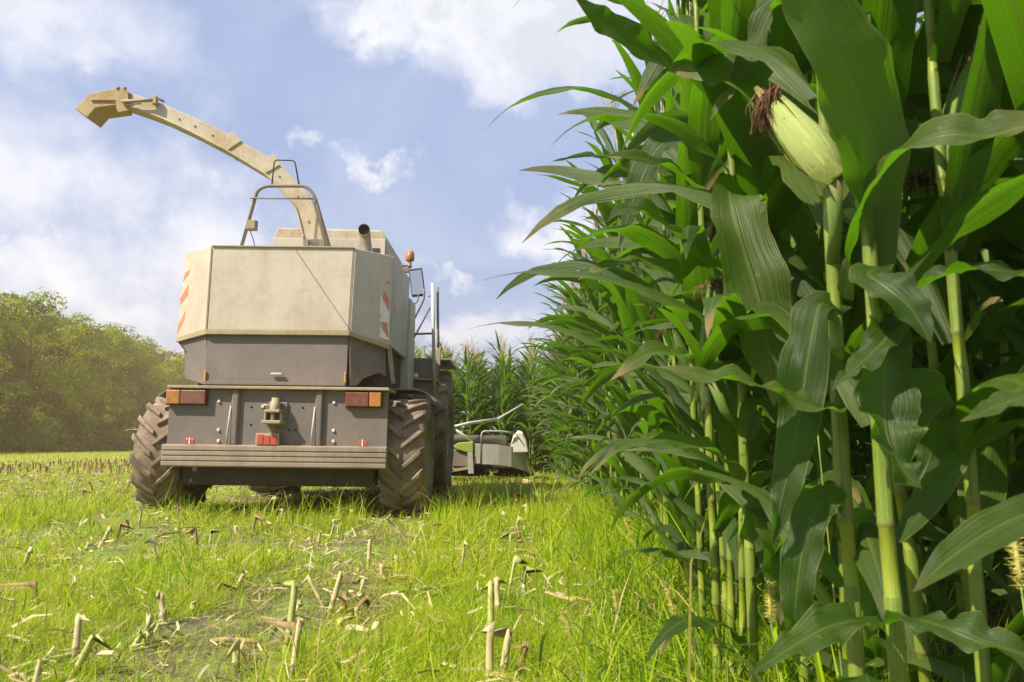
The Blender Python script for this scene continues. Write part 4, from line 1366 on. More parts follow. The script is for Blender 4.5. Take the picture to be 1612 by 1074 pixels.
hero_plant(1118, 1.95, 'maize plant whose long leaves reach up and left against the sky', [
    ([(1118, 140, 1.93, .04), (1085, 112, 1.86, .050), (1035, 92, 1.80, .075), (980, 55, 1.76, .080), (935, 22, 1.73, .055), (900, -12, 1.7, .001)], dict(face=(-.25, -1, .25), fold=.25)),
    ([(1118, 320, 1.93, .04), (1085, 288, 1.86, .050), (1030, 255, 1.80, .062), (960, 246, 1.76, .048), (905, 249, 1.74, .022), (868, 255, 1.72, .001)], dict(face=(-.15, -.7, .75), fold=.28)),
    ([(1120, 230, 1.93, .04), (1080, 215, 1.95, .07), (1035, 235, 1.97, .08), (1000, 310, 1.98, .06), (975, 390, 1.98, .002)], dict(face=(-.3, -.9, .4))),
    ([(1118, 500, 1.93, .04), (1085, 455, 1.88, .07), (1040, 420, 1.84, .07), (980, 412, 1.8, .05), (910, 440, 1.77, .002)], dict(face=(-.2, -.7, .7))),
    ([(1118, 100, 1.95, .04), (1090, 40, 1.96, .07), (1062, 60, 1.97, .07), (1030, 110, 1.97, .05), (995, 170, 1.97, .002)], dict(face=(-.2, -.9, .4))),
], fill=[(.25, 230, .32, .05, 42, 105, .5), (.38, 170, .32, .055, 45, 112, -.4), (.62, 200, .42, .07, 48, 118, .5), (1.1, 205, .48, .08, 55, 120, -.4), (1.35, 260, .65, .09, 58, 112, .4), (1.2, 320, .75, .085, 60, 110, .4), (.95, 250, .7, .085, 55, 115, -.3), (.75, 70, .7, .08, 55, 120, .5), (.5, 290, .6, .08, 50, 120, .2), (2.2, 300, .7, .08, 65, 90, .3), (2.35, 120, .7, .08, 68, 80, .3)], seed=41)

hero_plant(1700, 0.72, 'maize plant just outside the right edge, its leaf pointing down into the picture', [
    ([(1700, 830, .72, .02), (1660, 800, .71, .030), (1610, 812, .70, .034), (1545, 845, .69, .036), (1490, 885, .68, .026), (1438, 932, .67, .001)], dict(face=(-.1, -.8, .7), fold=.25, wave=.003)),
    ([(1700, 640, .72, .02), (1650, 618, .72, .028), (1590, 632, .72, .026), (1550, 648, .72, .016), (1512, 664, .72, .001)], dict(face=(-.1, -.7, .8), wave=.003)),
], fill=[(1.3, 20, .8, .09, 60, 100, .3), (1.5, 330, .8, .09, 62, 100, .3), (1.7, 60, .8, .09, 62, 100, .3)], seed=53)

# ---- the edge row and the rows behind it
spots = []
ern = random.Random(5)
y = 1.36
y = 2.15
while y < 17.0:
    spots.append((edge_x(y) + ern.gauss(0, .03), y, 0, 'first'))
    y += ern.uniform(0.13, 0.21) * (1 if y < 9 else 1.25)
for (ex, ey) in ((.66, 1.12), (.70, 1.34), (.62, 1.50), (.74, 1.66), (.66, 1.82), (.72, 2.00), (.80, 2.22), (.86, 2.5), (.92, 2.8), (.95, 3.1), (.98, 3.45), (.80, .98), (.92, 1.22), (.90, 1.52), (.94, 1.9)):
    spots.append((ex, ey, 0, 'close'))
for r in range(1, 4):
    y = 0.75 + ern.uniform(0, .2) + 0.25 * r
    while y < (7.4, 4.9, 4.0)[r - 1]:
        spots.append((edge_x(y) + 0.70 * r + ern.gauss(0, .03), y, r, 'deep'))
        y += ern.uniform(0.12, 0.18)
# the face of the uncut block ahead of the header
AHEAD = 17.2
for k in range(7):
    xr = 0.48 - 0.70 * k
    y = AHEAD + ern.uniform(0, .15)
    for q in range(7 if k < 5 else 3):
        spots.append((xr + ern.gauss(0, .04), y, 0, 'ahead'))
        y += ern.uniform(0.16, 0.24)
spots = spots[:292]
LAB = {'close': 'maize plant crowded close behind the nearest plants at the field edge', 'first': 'tall green maize plant in the outermost row along the harvested strip',
       'deep': 'shaded green maize plant standing in the rows behind the outermost row',
       'ahead': 'uncut maize plant with straw tassel facing the harvester header'}
GRP = {'close': 'maize plants crowded behind the nearest ones', 'first': 'maize plants of the outermost row', 'deep': 'maize plants behind the outermost row', 'ahead': 'maize plants ahead of the header'}
for (x, y, r, kind) in spots:
    if kind in ('first', 'close') and y < 4.5:
        rz = ern.choice((0, math.pi)) + R(90) + ern.gauss(0, 0.45)      # leaves mostly along the row
    else:
        rz = ern.uniform(0, 6.28)
    place_plant(x, y, rz, ern.uniform(0.92, 1.06) * (1.04 if kind == 'ahead' else 1.0), LAB[kind], GRP[kind])


# ---- the rest of the standing crop as one mass
def low_plant(seed):
    rnd = random.Random(seed)
    V, F, UV = [], [], []
    H = 2.55

    def push(v, f, uv):
        o = len(V)
        V.extend([tuple(p) for p in v])
        F.extend([tuple(i + o for i in q) for q in f])
        UV.extend(uv)
    for (h, a, ln, w, e0, dr, sw, tw, s) in plant_spec(seed, H):
        push(*gen_leaf(h, a, ln, w, e0, dr, sw, tw, 7, 3, 0.3, 0.008, s))
    return np.array(V), np.array(F), np.array(UV)


def low_stalk(seed):
    mb = MB().tube([(0, 0, -0.05), (0, 0, 1.2), (0, 0, 2.55)], [0.014, 0.012, 0.006], 5)
    return np.array(mb.v), np.array([f for f in mb.f if len(f) == 4]), np.array([(u, .1 if v < .6 else .5) for u, v in mb.uv])


def low_tassel(seed):
    rnd = random.Random(seed)
    mb = MB()
    for b in range(8):
        a, e = rnd.uniform(0, 6.28), rnd.uniform(1.0, 1.5)
        ln = rnd.uniform(0.2, 0.36)
        d = Vector((math.cos(a) * math.cos(e), math.sin(a) * math.cos(e), math.sin(e)))
        p = Vector((0, 0, 2.53 + 0.012 * b))
        mb.tube([p, p + d * ln * .5, p + d * ln - Vector((0, 0, .01))], [0.004, 0.005, 0.002], 3, cap=False)
    return np.array(mb.v), np.array([f for f in mb.f if len(f) == 4])


def scatter(name, templates, pts, mat, smooth, with_uv):
    VV, FF, UU, TT = [], [], [], []
    off = 0
    for (x, y, rz, s, k, t) in pts:
        tp = templates[k]
        c, sn = math.cos(rz), math.sin(rz)
        v = tp[0] * s
        w = np.stack([v[:, 0] * c - v[:, 1] * sn + x, v[:, 0] * sn + v[:, 1] * c + y, v[:, 2]], -1)
        VV.append(w)
        FF.append(tp[1] + off)
        if with_uv:
            UU.append(tp[2])
        TT.append(np.full(len(v), t))
        off += len(v)
    return np_mesh(name, np.concatenate(VV), np.concatenate(FF), mat, np.concatenate(TT), np.concatenate(UU) if with_uv else None, smooth)


def build_crop():
    rnd = random.Random(77)
    pts = []
    for r in range(0, 9):                                   # to the right of the strip
        y = 0.6 + rnd.uniform(0, .2)
        y = max(y, (17.0, 7.5, 5.0, 4.1)[r] if r < 4 else 0.8)
        end = (60, 45, 36, 28, 18, 14, 12, 10, 9)[r]
        while y < end:
            pts.append((edge_x(y) + 0.70 * r + rnd.gauss(0, .04), y, rnd.uniform(0, 6.28), rnd.uniform(0.92, 1.08), rnd.randrange(6), rnd.random()))
            y += rnd.uniform(0.12, 0.19) * (1 + y / 45)
    for k in range(7):                                      # the block ahead of the harvester
        xr = 0.48 - 0.70 * k
        y = AHEAD + (1.4 if k < 5 else 0.65)
        while y < AHEAD + (9 if k < 3 else 5):
            pts.append((xr + rnd.gauss(0, .05), y, rnd.uniform(0, 6.28), rnd.uniform(0.98, 1.14), rnd.randrange(6), rnd.random()))
            y += rnd.uniform(0.17, 0.26)
    tl = [low_plant(200 + i) for i in range(6)]
    o = tag(link('standing_maize', scatter('standing_maize', tl, pts, 'leaf_far', True, True)), 'dense mass of standing maize deeper in the field', kind='stuff')
    ts = [low_stalk(i) for i in range(6)]
    tag(link('stalks', scatter('stalks', ts, pts, 'stalk', True, True), o), kind='stuff')
    tt = [low_tassel(i) for i in range(6)]
    tag(link('tassels', scatter('tassels', tt, pts, 'tassel', False, False), o), kind='stuff')


build_crop()


# ------------------------------------------------------------------ grass, litter, stubble
def noise2(x, y, seed=0):
    """cheap smooth value noise in numpy, 0..1"""
    r = np.random.default_rng(seed)
    tab = r.random((64, 64))
    xi, yi = np.floor(x).astype(int), np.floor(y).astype(int)
    fx, fy = x - xi, y - yi
    fx, fy = fx * fx * (3 - 2 * fx), fy * fy * (3 - 2 * fy)
    g = lambda a, b: tab[a % 64, b % 64]
    return (g(xi, yi) * (1 - fx) + g(xi + 1, yi) * fx) * (1 - fy) + (g(xi, yi + 1) * (1 - fx) + g(xi + 1, yi + 1) * fx) * fy


def blades(x, y, h, w, bend, tint, seed, lean=0.25):
    """grass blades: three segments and a tip, each bending its own way"""
    r = np.random.default_rng(seed)
    n = len(x)
    z = gz(x, y) - 0.005
    a = r.uniform(0, 2 * np.pi, n)
    fa = r.uniform(0, 2 * np.pi, n)
    ln = r.normal(0, lean, n)
    lv = []
    for k, (t, wk) in enumerate(((0, 1.0), (0.38, 0.9), (0.74, 0.6), (1.0, 0.06))):
        out = h * (ln * t + bend * t * t)
        up = h * (t - 0.35 * np.abs(bend) * t * t)
        cx, cy = x + np.cos(a) * out, y + np.sin(a) * out
        sx, sy = np.cos(fa) * w * wk / 2, np.sin(fa) * w * wk / 2
        lv.append(np.stack([cx - sx, cy - sy, z + up], -1))
        lv.append(np.stack([cx + sx, cy + sy, z + up], -1))
    V = np.stack(lv, 1).reshape(-1, 3)
    b = np.arange(n)[:, None] * 8
    F = np.concatenate([b + np.array([0, 1, 3, 2]), b + np.array([2, 3, 5, 4]), b + np.array([4, 5, 7, 6])], 0)
    return V, F, np.repeat(tint, 8)


def in_crop(x, y):
    e = 0.46 + 0.52 * (1 - np.exp(-(np.maximum(y, 1) - 1) / 2.6))
    return x > e


def build_grass():
    r = np.random.default_rng(3)
    VV, FF, TT = [], [], []
    off = 0

    def lay(n, ylo, yhi, hm, wm, bend, tmean, keep=None, xlim=None, p=1.0, lean=.25, seed=0, tsd=.22):
        nonlocal off
        u = r.random(n)
        y = (ylo ** p + u * (yhi ** p - ylo ** p)) ** (1 / p)
        lim = 0.70 * y + 0.4
        x = r.uniform(-1, 1, n) * lim
        if xlim:
            x = r.uniform(xlim[0], xlim[1], n) + np.array([edge_x(v) for v in y])
        m = (x < 0.46 + 0.52 * (1 - np.exp(-(np.maximum(y, 1) - 1) / 2.6)) + 0.25) if not xlim else np.ones(n, bool)
        dens = noise2(x * 1.6 + 5, y * 1.1 + 3, 11) * .6 + noise2(x * 4.1, y * 3.3, 12) * .4
        if keep is not None:
            m &= dens > keep + r.normal(0, .06, n) + np.where(x < -.35 - .05 * y, .08, -.06)
        # wheel ruts behind the machine are flattened
        rut = ((np.abs(x - (HX + 1.19)) < .28) | (np.abs(x - (HX - 1.19)) < .28)) & (y < 8.6)
        m &= ~(rut & (r.random(n) < 0.55))
        x, y, dens = x[m], y[m], dens[m]
        k = len(x)
        h = hm * r.lognormal(0, .38, k) * (0.65 + 0.7 * dens)
        rut = rut[m]
        h = np.where(rut & (y < 7.9), h * 0.6, h)
        # the ground under the machine is trodden short
        under = (np.abs(x - HX) < 1.25) & (y > 7.1) & (y < 12)
        h = np.where(under, h * 0.55, h)
        h = np.where(x < -.3 - .05 * y, h * .85, h)
        w = wm * r.uniform(.6, 1.3, k)
        b = r.normal(bend, .35, k)
        t = np.clip(r.normal(tmean, tsd, k) + (dens - .5) * .25 + (noise2(x * 2.3 + 9, y * 2.0, 31) - .5) * .5, 0, .84)
        dry = r.random(k) < np.where(x < -.3 - .05 * y, .22, .09)
        t = np.where(dry, r.uniform(.85, 1, k), t)
        V, F, T = blades(x, y, h, w, b, t, seed + 100, lean)
        VV.append(V)
        FF.append(F + off)
        TT.append(T)
        off += len(V)

    lay(125000, 1.45, 4.2, .055, .0026, .6, .64, .22, p=1.6, lean=.75, seed=1, tsd=.2)       # fine low mat
    lay(14000, 1.45, 4.5, .11, .0042, .55, .55, .36, p=1.5, lean=.45, seed=2)      # taller blades
    lay(105000, 4.0, 9.5, .075, .0052, .6, .66, .22, p=1.7, lean=.6, seed=3, tsd=.2)
    lay(13000, 4.0, 9.5, .14, .0075, .45, .52, .42, p=1.7, lean=.35, seed=4)
    lay(70000, 9.0, 24, .085, .013, .4, .70, .2, p=1.6, lean=.45, seed=5, tsd=.22)
    lay(50000, 23, 62, .11, .035, .3, .78, None, p=1.5, lean=.35, seed=6, tsd=.22)
    lay(9000, 1.3, 9.0, .16, .0060, .6, .48, None, (-.42, .25), p=.8, lean=.4, seed=7)   # taller grass along the maize edge
    lay(4200, 1.15, 6.5, .23, .0075, .8, .34, None, (-.18, .40), p=.8, lean=.3, seed=8)
    lay(9000, .9, 5.0, .07, .004, .5, .38, .45, (.05, 2.4), p=1., lean=.5, seed=9)       # weeds between the maize rows
    lay(5200, 6.1, 7.4, .20, .007, .5, .55, .35, None, p=1., lean=.35, seed=10)          # uncut tufts behind the machine
    me = np_mesh('grass', np.concatenate(VV), np.concatenate(FF), 'grass', np.concatenate(TT), smooth=True)
    tag(link('grass', me), 'bright green grass and weeds growing through the maize stubble', kind='stuff')


build_grass()


def build_litter():
    """chopped stalk and leaf bits lying in the grass: uncountable"""
    r = np.random.default_rng(8)
    n = 30000
    y = (1.5 ** 1.05 + r.random(n) * (34 ** 1.05 - 1.5 ** 1.05)) ** (1 / 1.05)
    x = r.uniform(-1, 1, n) * (0.7 * y + .3)
    m = ~in_crop(x, y)
    x, y = x[m], y[m]
    n = len(x)
    ln = r.lognormal(-2.95, .62, n) * (1 + y / 16)
    w = r.lognormal(-5.5, .5, n) * (1 + y / 12)
    a = r.uniform(0, 2 * np.pi, n)
    e = r.normal(.1, .3, n)
    z = gz(x, y) + r.uniform(.005, .06, n)
    d = np.stack([np.cos(a) * np.cos(e), np.sin(a) * np.cos(e), np.sin(e)], -1) * ln[:, None] / 2
    s = np.stack([-np.sin(a), np.cos(a), r.normal(0, .5, n)], -1) * w[:, None] / 2
    c = np.stack([x, y, z], -1)
    k = np.array([0, 0, 1.0]) * (ln[:, None] * r.normal(0, .1, (n, 1)))
    V = np.stack([c - d - s, c - d + s, c + k - s, c + k + s, c + d - s * .7, c + d + s * .7], 1).reshape(-1, 3)
    b = np.arange(n)[:, None] * 6
    F = np.concatenate([b + np.array([0, 1, 3, 2]), b + np.array([2, 3, 5, 4])], 0)
    tint = np.repeat(r.random(n), 6)
    m = 1500
    y2 = (1.6 ** 1.2 + r.random(m) * (11 ** 1.2 - 1.6 ** 1.2)) ** (1 / 1.2)
    x2 = r.uniform(-1, .35, m) * (.7 * y2 + .2)
    row = np.abs(((x2 - .05) / .70) - np.round((x2 - .05) / .70))         # the litter gathers along the old rows
    ok = (r.random(m) < np.exp(-(row / .22) ** 2) + .15) & ~in_crop(x2 + .1, y2)
    x2, y2 = x2[ok], y2[ok]
    m = len(x2)
    l2, w2 = r.uniform(.025, .10, m), r.uniform(.006, .016, m)
    a2, e2, t2 = r.uniform(0, 2 * np.pi, m), r.normal(.15, .35, m), r.normal(0, .6, m)
    d2 = np.stack([np.cos(a2) * np.cos(e2), np.sin(a2) * np.cos(e2), np.sin(e2)], -1) * l2[:, None] / 2
    s2 = np.stack([-np.sin(a2) * np.cos(t2), np.cos(a2) * np.cos(t2), np.sin(t2)], -1) * w2[:, None] / 2
    c2 = np.stack([x2, y2, gz(x2, y2) + r.uniform(.012, .05, m)], -1)
    k2 = np.cross(d2, s2)
    k2 = k2 / (np.linalg.norm(k2, axis=1, keepdims=True) + 1e-9) * (w2[:, None] * .45)
    V2 = np.stack([c2 - d2 - s2, c2 - d2 + k2, c2 - d2 + s2, c2 + d2 * .9 - s2, c2 + d2 + k2, c2 + d2 * .8 + s2], 1).reshape(-1, 3)
    b2 = np.arange(m)[:, None] * 6 + len(V)
    F = np.concatenate([F, b2 + np.array([0, 1, 4, 3]), b2 + np.array([1, 2, 5, 4])], 0)
    V = np.concatenate([V, V2])
    tint = np.concatenate([tint, np.repeat(r.uniform(.2, 1.0, m), 6)])
    tag(link('straw_litter', np_mesh('straw_litter', V, F, 'litter', tint)), 'chopped straw and dry leaf bits strewn over the harvested field', kind='stuff')


build_litter()


def stub_mesh(seed, mat, h, r0=0.0125):
    rnd = random.Random(seed)
    mb = MB()
    n = 8
    lean = Vector((rnd.gauss(0, .06), rnd.gauss(0, .06), 0))
    zs = [-0.04, h * .3, h * .33, h * .36, h * .8, h]
    rs = [r0 * 1.15, r0 * 1.05, r0 * 1.25, r0 * 1.05, r0, r0 * 1.05]
    vs, uv = [], []
    for i, z in enumerate(zs):
        for j in range(n):
            t = 2 * math.pi * j / n
            jag = rnd.uniform(-.02, .02) if i == len(zs) - 1 else 0
            vs.append(Vector((rs[i] * math.cos(t), rs[i] * math.sin(t), z + jag)) + lean * max(z, 0) / h * h)
            uv.append((.2, .5))
    fs = [(i * n + j, i * n + (j + 1) % n, (i + 1) * n + (j + 1) % n, (i + 1) * n + j) for i in range(len(zs) - 1) for j in range(n)]
    top = len(vs)
    vs.append(Vector((0, 0, h - 0.02)) + lean)
    uv.append((.2, .5))
    k = len(zs) - 1
    fs += [(k * n + j, k * n + (j + 1) % n, top) for j in range(n)]
    mb.add(vs, fs, uv)
    return mb.mesh('corn_stub', mat, True)


def husk_mesh(seed):
    rnd = random.Random(seed)
    mb = MB()
    for s in range(rnd.choice((2, 3))):
        V, F, UV = gen_leaf(rnd.uniform(.02, .1), rnd.uniform(0, 6.28), rnd.uniform(.06, .16), rnd.uniform(.005, .011), R(rnd.uniform(-20, 40)), R(rnd.uniform(30, 80)), rnd.gauss(0, .5), rnd.gauss(0, 1.2), 7, 3, .4, .004, seed * 5 + s)
        mb.add(V, F, UV)
    return mb.mesh('dry_leaf', 'dry_leaf', True)


def build_stubble():
    rnd = random.Random(21)
    stubs = [stub_mesh(i, ('stub', 'stub_green', 'stub_brown', 'stub')[i % 4], 0.09 + 0.018 * (i % 4), 0.0095) for i in range(8)]
    husks = [husk_mesh(i) for i in range(6)]
    cand = []
    for k in range(0, 22):
        xr = 0.05 - 0.70 * k
        y = 1.7
        while y < 34:
            y += rnd.uniform(.16, .30) * (1 + y / 30)
            if rnd.random() < (0.42 if y < 5 else 0.2):
                continue
            x = xr + rnd.gauss(0, .045)
            if abs(x) > 0.70 * y + .3:
                continue
            rut = min(abs(x - (HX - 1.19)), abs(x - (HX + 1.19))) < .27
            if rut and y < 12:
                continue
            if abs(x - HX) < 1.7 and 6.9 < y < 15:
                continue
            cand.append((x, y))
    cand.sort(key=lambda c: c[1])
    near, far = cand[:290], cand[290:2200]
    for i, (x, y) in enumerate(near):
        o = link('maize_stubble', rnd.choice(stubs))
        o.location = (x, y, float(gz(x, y)))
        s = rnd.uniform(.45, 1.2)
        o.scale = (rnd.uniform(.8, 1.3), rnd.uniform(.8, 1.3), s)
        o.rotation_euler = (rnd.gauss(0, .16), rnd.gauss(0, .16), rnd.uniform(0, 6.28))
        tag(o, 'short cut maize stalk standing in the grass of the harvested strip', 'stubble', 'cut maize stalks standing in the grass')
        if y < 6 and rnd.random() < .5:
            link('dry_leaf', rnd.choice(husks), o)
    mb = MB()
    for (x, y) in far:
        h = rnd.uniform(.10, .24)
        dx, dy = rnd.gauss(0, .03), rnd.gauss(0, .03)
        mb.tube([(x, y, -.02), (x + dx, y + dy, h)], rnd.uniform(.011, .016) * (1 + y / 45), 5)
    tag(mb.build('far_stubble', 'stub_brown'), 'rows of brown maize stubble farther out in the field', kind='stuff')


build_stubble()


def build_loose():
    """broken stalks, husks and seed heads large enough to be told apart"""
    rnd = random.Random(4)

    def ground_px(px, py, lift=0.0):
        d = at(px, py, 1.0) - CAM
        t = -(CAM.z - 0.02) / d.z
        p = CAM + d * t
        return Vector((p.x, p.y, float(gz(p.x, p.y)) + lift))

    # leaning broken stalks: bottom pixel, length, lean, azimuth, colour, label
    items = [
        ((520, 955), .15, .25, 0.3, 'stub', 'split pale stalk stump leaning right in the foreground centre'),
        ((510, 950), .14, -.5, 0.1, 'stub', 'thin pale stalk splinter leaning left beside the split stump'),
        ((545, 965), .12, .75, 0.0, 'stub_brown', 'brown stalk piece leaning far over beside the split stump'),
        ((770, 1072), .17, .05, 0.2, 'stub', 'thick cut stalk standing at the bottom edge'),
        ((790, 1060), .14, .18, 1.0, 'stub', 'second cut stalk at the bottom edge right of the thick one'),
        ((772, 1010), .20, .04, .5, 'stub_green', 'tall pale green stalk with torn sheath above the bottom stalks'),
        ((785, 960), .14, -.1, .5, 'stub', 'pale torn stalk standing behind the bottom stalks'),
        ((800, 930), .16, .12, .2, 'stub_green', 'slim pale stalk leaning right behind the torn one'),
        ((372, 1050), .085, .0, .0, 'stub_green', 'short square-cut green stump at the bottom left'),
        ((260, 975), .12, -.22, .2, 'stub', 'pale cut stalk leaning left over bare soil'),
        ((210, 1008), .07, .35, .2, 'stub_green', 'short yellow green stub pair on the bare soil, left stub'),
        ((222, 1000), .07, .6, .4, 'stub_green', 'short yellow green stub pair on the bare soil, right stub'),
        ((115, 1050), .12, .35, .2, 'stub_green', 'green stalk piece leaning right at the lower left'),
        ((372, 925), .085, .45, .1, 'stub', 'pale husk stump leaning right in the left foreground'),
        ((725, 890), .17, .08, .4, 'stub', 'slender straw stalk upright in the grass behind the wheel track'),
        ((580, 885), .14, .10, .4, 'stub', 'dry straw stalk standing near the middle of the strip'),
        ((450, 1035), .22, .18, .1, 'stub_green', 'long yellow green stalk leaning right in the foreground grass'),
        ((640, 850), .22, -.75, .1, 'stub', 'straw stalk leaning left just behind the right rear wheel'),
        ((560, 800), .20, -.5, .1, 'stub', 'pale stalk leaning left in front of the bumper'),
    ]
    for i, (pp, ln, lean, dy, mt, lab) in enumerate(items):
        p = ground_px(*pp)
        o = link('broken_stalk', stub_mesh(60 + i, mt, ln, 0.011 if 'thin' not in lab and 'slim' not in lab and 'slender' not in lab else 0.007))
        o.location = p
        o.rotation_euler = (-dy * .3, lean, rnd.uniform(-.2, .2))
        tag(o, lab, 'stalk')
        if i % 2 == 0:
            link('dry_leaf', husk_mesh(90 + i), o)
    # pieces lying on the ground
    lying = [((75, 1030), .30, 0.9, 'stub_green', 'green stalk length lying at the lower left corner'),
             ((370, 1012), .20, -.35, 'stub_brown', 'thin brown stem lying beside the leaning green piece'),
             ((500, 780), .28, .1, 'stub', 'pale stalk lying flat before the bumper'),
             ((300, 800), .25, -.2, 'stub', 'dry stalk lying in the grass left of the machine'),
             ((620, 905), .22, -.9, 'stub_brown', 'dark dry stem lying across the soil patch'),
             ((90, 880), .20, .4, 'stub', 'straw stem lying in the grass far left'),
             ((880, 905), .24, 1.1, 'stub_green', 'grass green stem lying near the maize edge')]
    for i, (pp, ln, az, mt, lab) in enumerate(lying):
        p = ground_px(*pp, .018)
        d = Vector((math.cos(az), math.sin(az), .06)) * ln / 2
        o = MB().tube([-d, -d * .3 + Vector((0, 0, .006)), d * .3 + Vector((.004, 0, .004)), d], [.008, .0095, .009, .008], 8).build('fallen_stalk', mt, None, True)
        o.location = p
        tag(o, lab, 'stalk')
    # torn leaves lying about
    torn = [((610, 690 + 250), .22, 1.2, 'dry_leaf', 'curled dry leaf over the soil in the foreground centre'), ((730, 1050), .20, .3, 'dry_leaf', 'reddish dry leaf lying beside the thick bottom stalk'),
            ((735, 945), .16, .2, 'dry_leaf', 'torn brown leaf left of the tall pale stalk'), ((470, 775), .25, 2.8, 'leaf', 'limp green leaf lying before the bumper'),
            ((420, 1005), .22, 1.3, 'leaf', 'bluish green leaf blade standing beside the square-cut stump'), ((875, 1015), .17, 1.9, 'leaf', 'bluish broad grass leaf catching light near the seed heads'),
            ((1010, 1040), .26, 2.6, 'leaf', 'long bluish leaf arching at the bottom near the maize'), ((350, 700 + 220), .14, .4, 'leaf', 'small pale leaf scrap beside the husk stump'),
            ((320, 958), .12, .3, 'dry_leaf', 'small rusty leaf on the bare soil'), ((830, 690 + 200), .2, .4, 'dry_leaf', 'straw coloured sheath hanging near the yellow seed head')]
    for i, (pp, ln, az, mt, lab) in enumerate(torn):
        p = ground_px(*pp)
        V, F, UV = gen_leaf(0.0, az, ln, rnd.uniform(.012, .020), R(rnd.uniform(20, 60)), R(rnd.uniform(50, 110)), rnd.gauss(0, .4), rnd.gauss(0, 1.2), 12, 5, .35, .004, i + 70)
        o = MB().add(V, F, UV).build('torn_leaf', mt, None, True)
        o.location = p
        tag(o, lab, 'leaf')
    # bristle grass with yellow seed heads: head pixel, distance, droop direction
    heads = [((830, 862), 2.1, .9, 'yellow drooping bristle seed head left of the others, beside the pale stalks'), ((893, 975), 1.75, .25, 'upright fuzzy yellow seed head in the lower centre'),
             ((990, 828), 2.6, .2, 'small yellow seed head near the foot of the maize'), ((1083, 905), 2.0, .1, 'slim yellow seed head standing against the maize stalks'),
             ((1057, 945), 1.9, .15, 'slim seed head left of the one against the stalks'), ((970, 945), 2.1, .1, 'pale green seed head behind the upright fuzzy one'),
             ((920, 940), 2.3, .8, 'short drooping seed head above the upright fuzzy one'), ((1212, 948), 1.45, .0, 'bright yellow flower head low between the maize stalks'),
             ((1600, 870), .95, .05, 'large hazy bristle head at the right edge'), ((1282, 630), 1.3, .05, 'slim tan seed spike between the maize leaves'),
             ((895, 800), 3.4, .3, 'small seed head in the grass by the header side'), ((797, 1060), 1.55, .8, 'bent yellow seed head at the bottom edge')]
    for i, (pp, Y, droop, lab) in enumerate(heads):
        top = at(pp[0], pp[1], Y)
        root = empty('bristle_grass', (top.x, top.y, float(gz(top.x, top.y))))
        tag(root, lab, 'grass', 'bristle grass with seed heads')
        H = top.z - root.location.z
        base = Vector((rnd.uniform(.02, .07), rnd.uniform(-.02, .02), 0))
        hl = 0.055 * (1.35 if 'large' in lab else 1.0)
        d0 = Vector((-droop, 0, 1)).normalized()
        neck = Vector((0, 0, H)) - d0 * hl * .5
        MB().tube([base, base * .6 + Vector((0, 0, H * .4)), neck * .9 + base * .1, neck], [.0018, .0016, .0013, .001], 5).build('stem', 'weed', root, True)
        hb = MB()
        cl = []
        for k in range(9):
            t = k / 8
            cl.append(neck + d0 * hl * t + Vector((-droop * .02 * t * t, 0, -droop * .035 * t * t)))
        hb.tube(cl, [.001, .0024, .003, .0032, .0032, .003, .0026, .002, .001], 7)
        for q in range(420):
            t = rnd.random()
            c = cl[min(8, int(t * 9))] + Vector((rnd.gauss(0, .001), rnd.gauss(0, .001), rnd.gauss(0, .003)))
            dv = Vector((rnd.gauss(0, 1), rnd.gauss(0, 1), rnd.gauss(.5, .6))).normalized()
            s = dv.orthogonal().normalized() * .00045
            e = c + dv * rnd.uniform(.007, .017)
            hb.add([c - s, c + s, e], [(0, 1, 2)])
        hb.build('seed_head', 'bristle', root, True)
        for q in range(2):
            V, F, UV = gen_leaf(H * rnd.uniform(.15, .5), rnd.uniform(0, 6.28), rnd.uniform(.14, .26), .009, R(60), R(rnd.uniform(60, 120)), .2, .6, 9, 3, .3, .001, i * 3 + q)
            MB().add([np.array(v) + np.array([*(base * .6)]) * (1 - .0) for v in V], F, UV).build('blade', 'leaf', root, True)
    # the maize scrap caught on the left rear tyre
    c = at(205, 676, 7.6)
    o = empty('maize_scrap', c)
    tag(o, 'tuft of torn green maize leaves sticking out left of the rear tyre', 'maize scrap')
    for k, (a, ln) in enumerate(((3.0, .20), (3.4, .17), (2.7, .14), (3.2, .24))):
        V, F, UV = gen_leaf(0, a, ln, .022, R(14 - 9 * k), R(30), .1, .7, 8, 3, .3, .003, 300 + k)
        MB().add([np.array(v) + np.array([.12, 0, 0]) for v in V], F, UV).build('leaf', 'leaf' if k != 1 else 'dry_leaf', o, True)


build_loose()


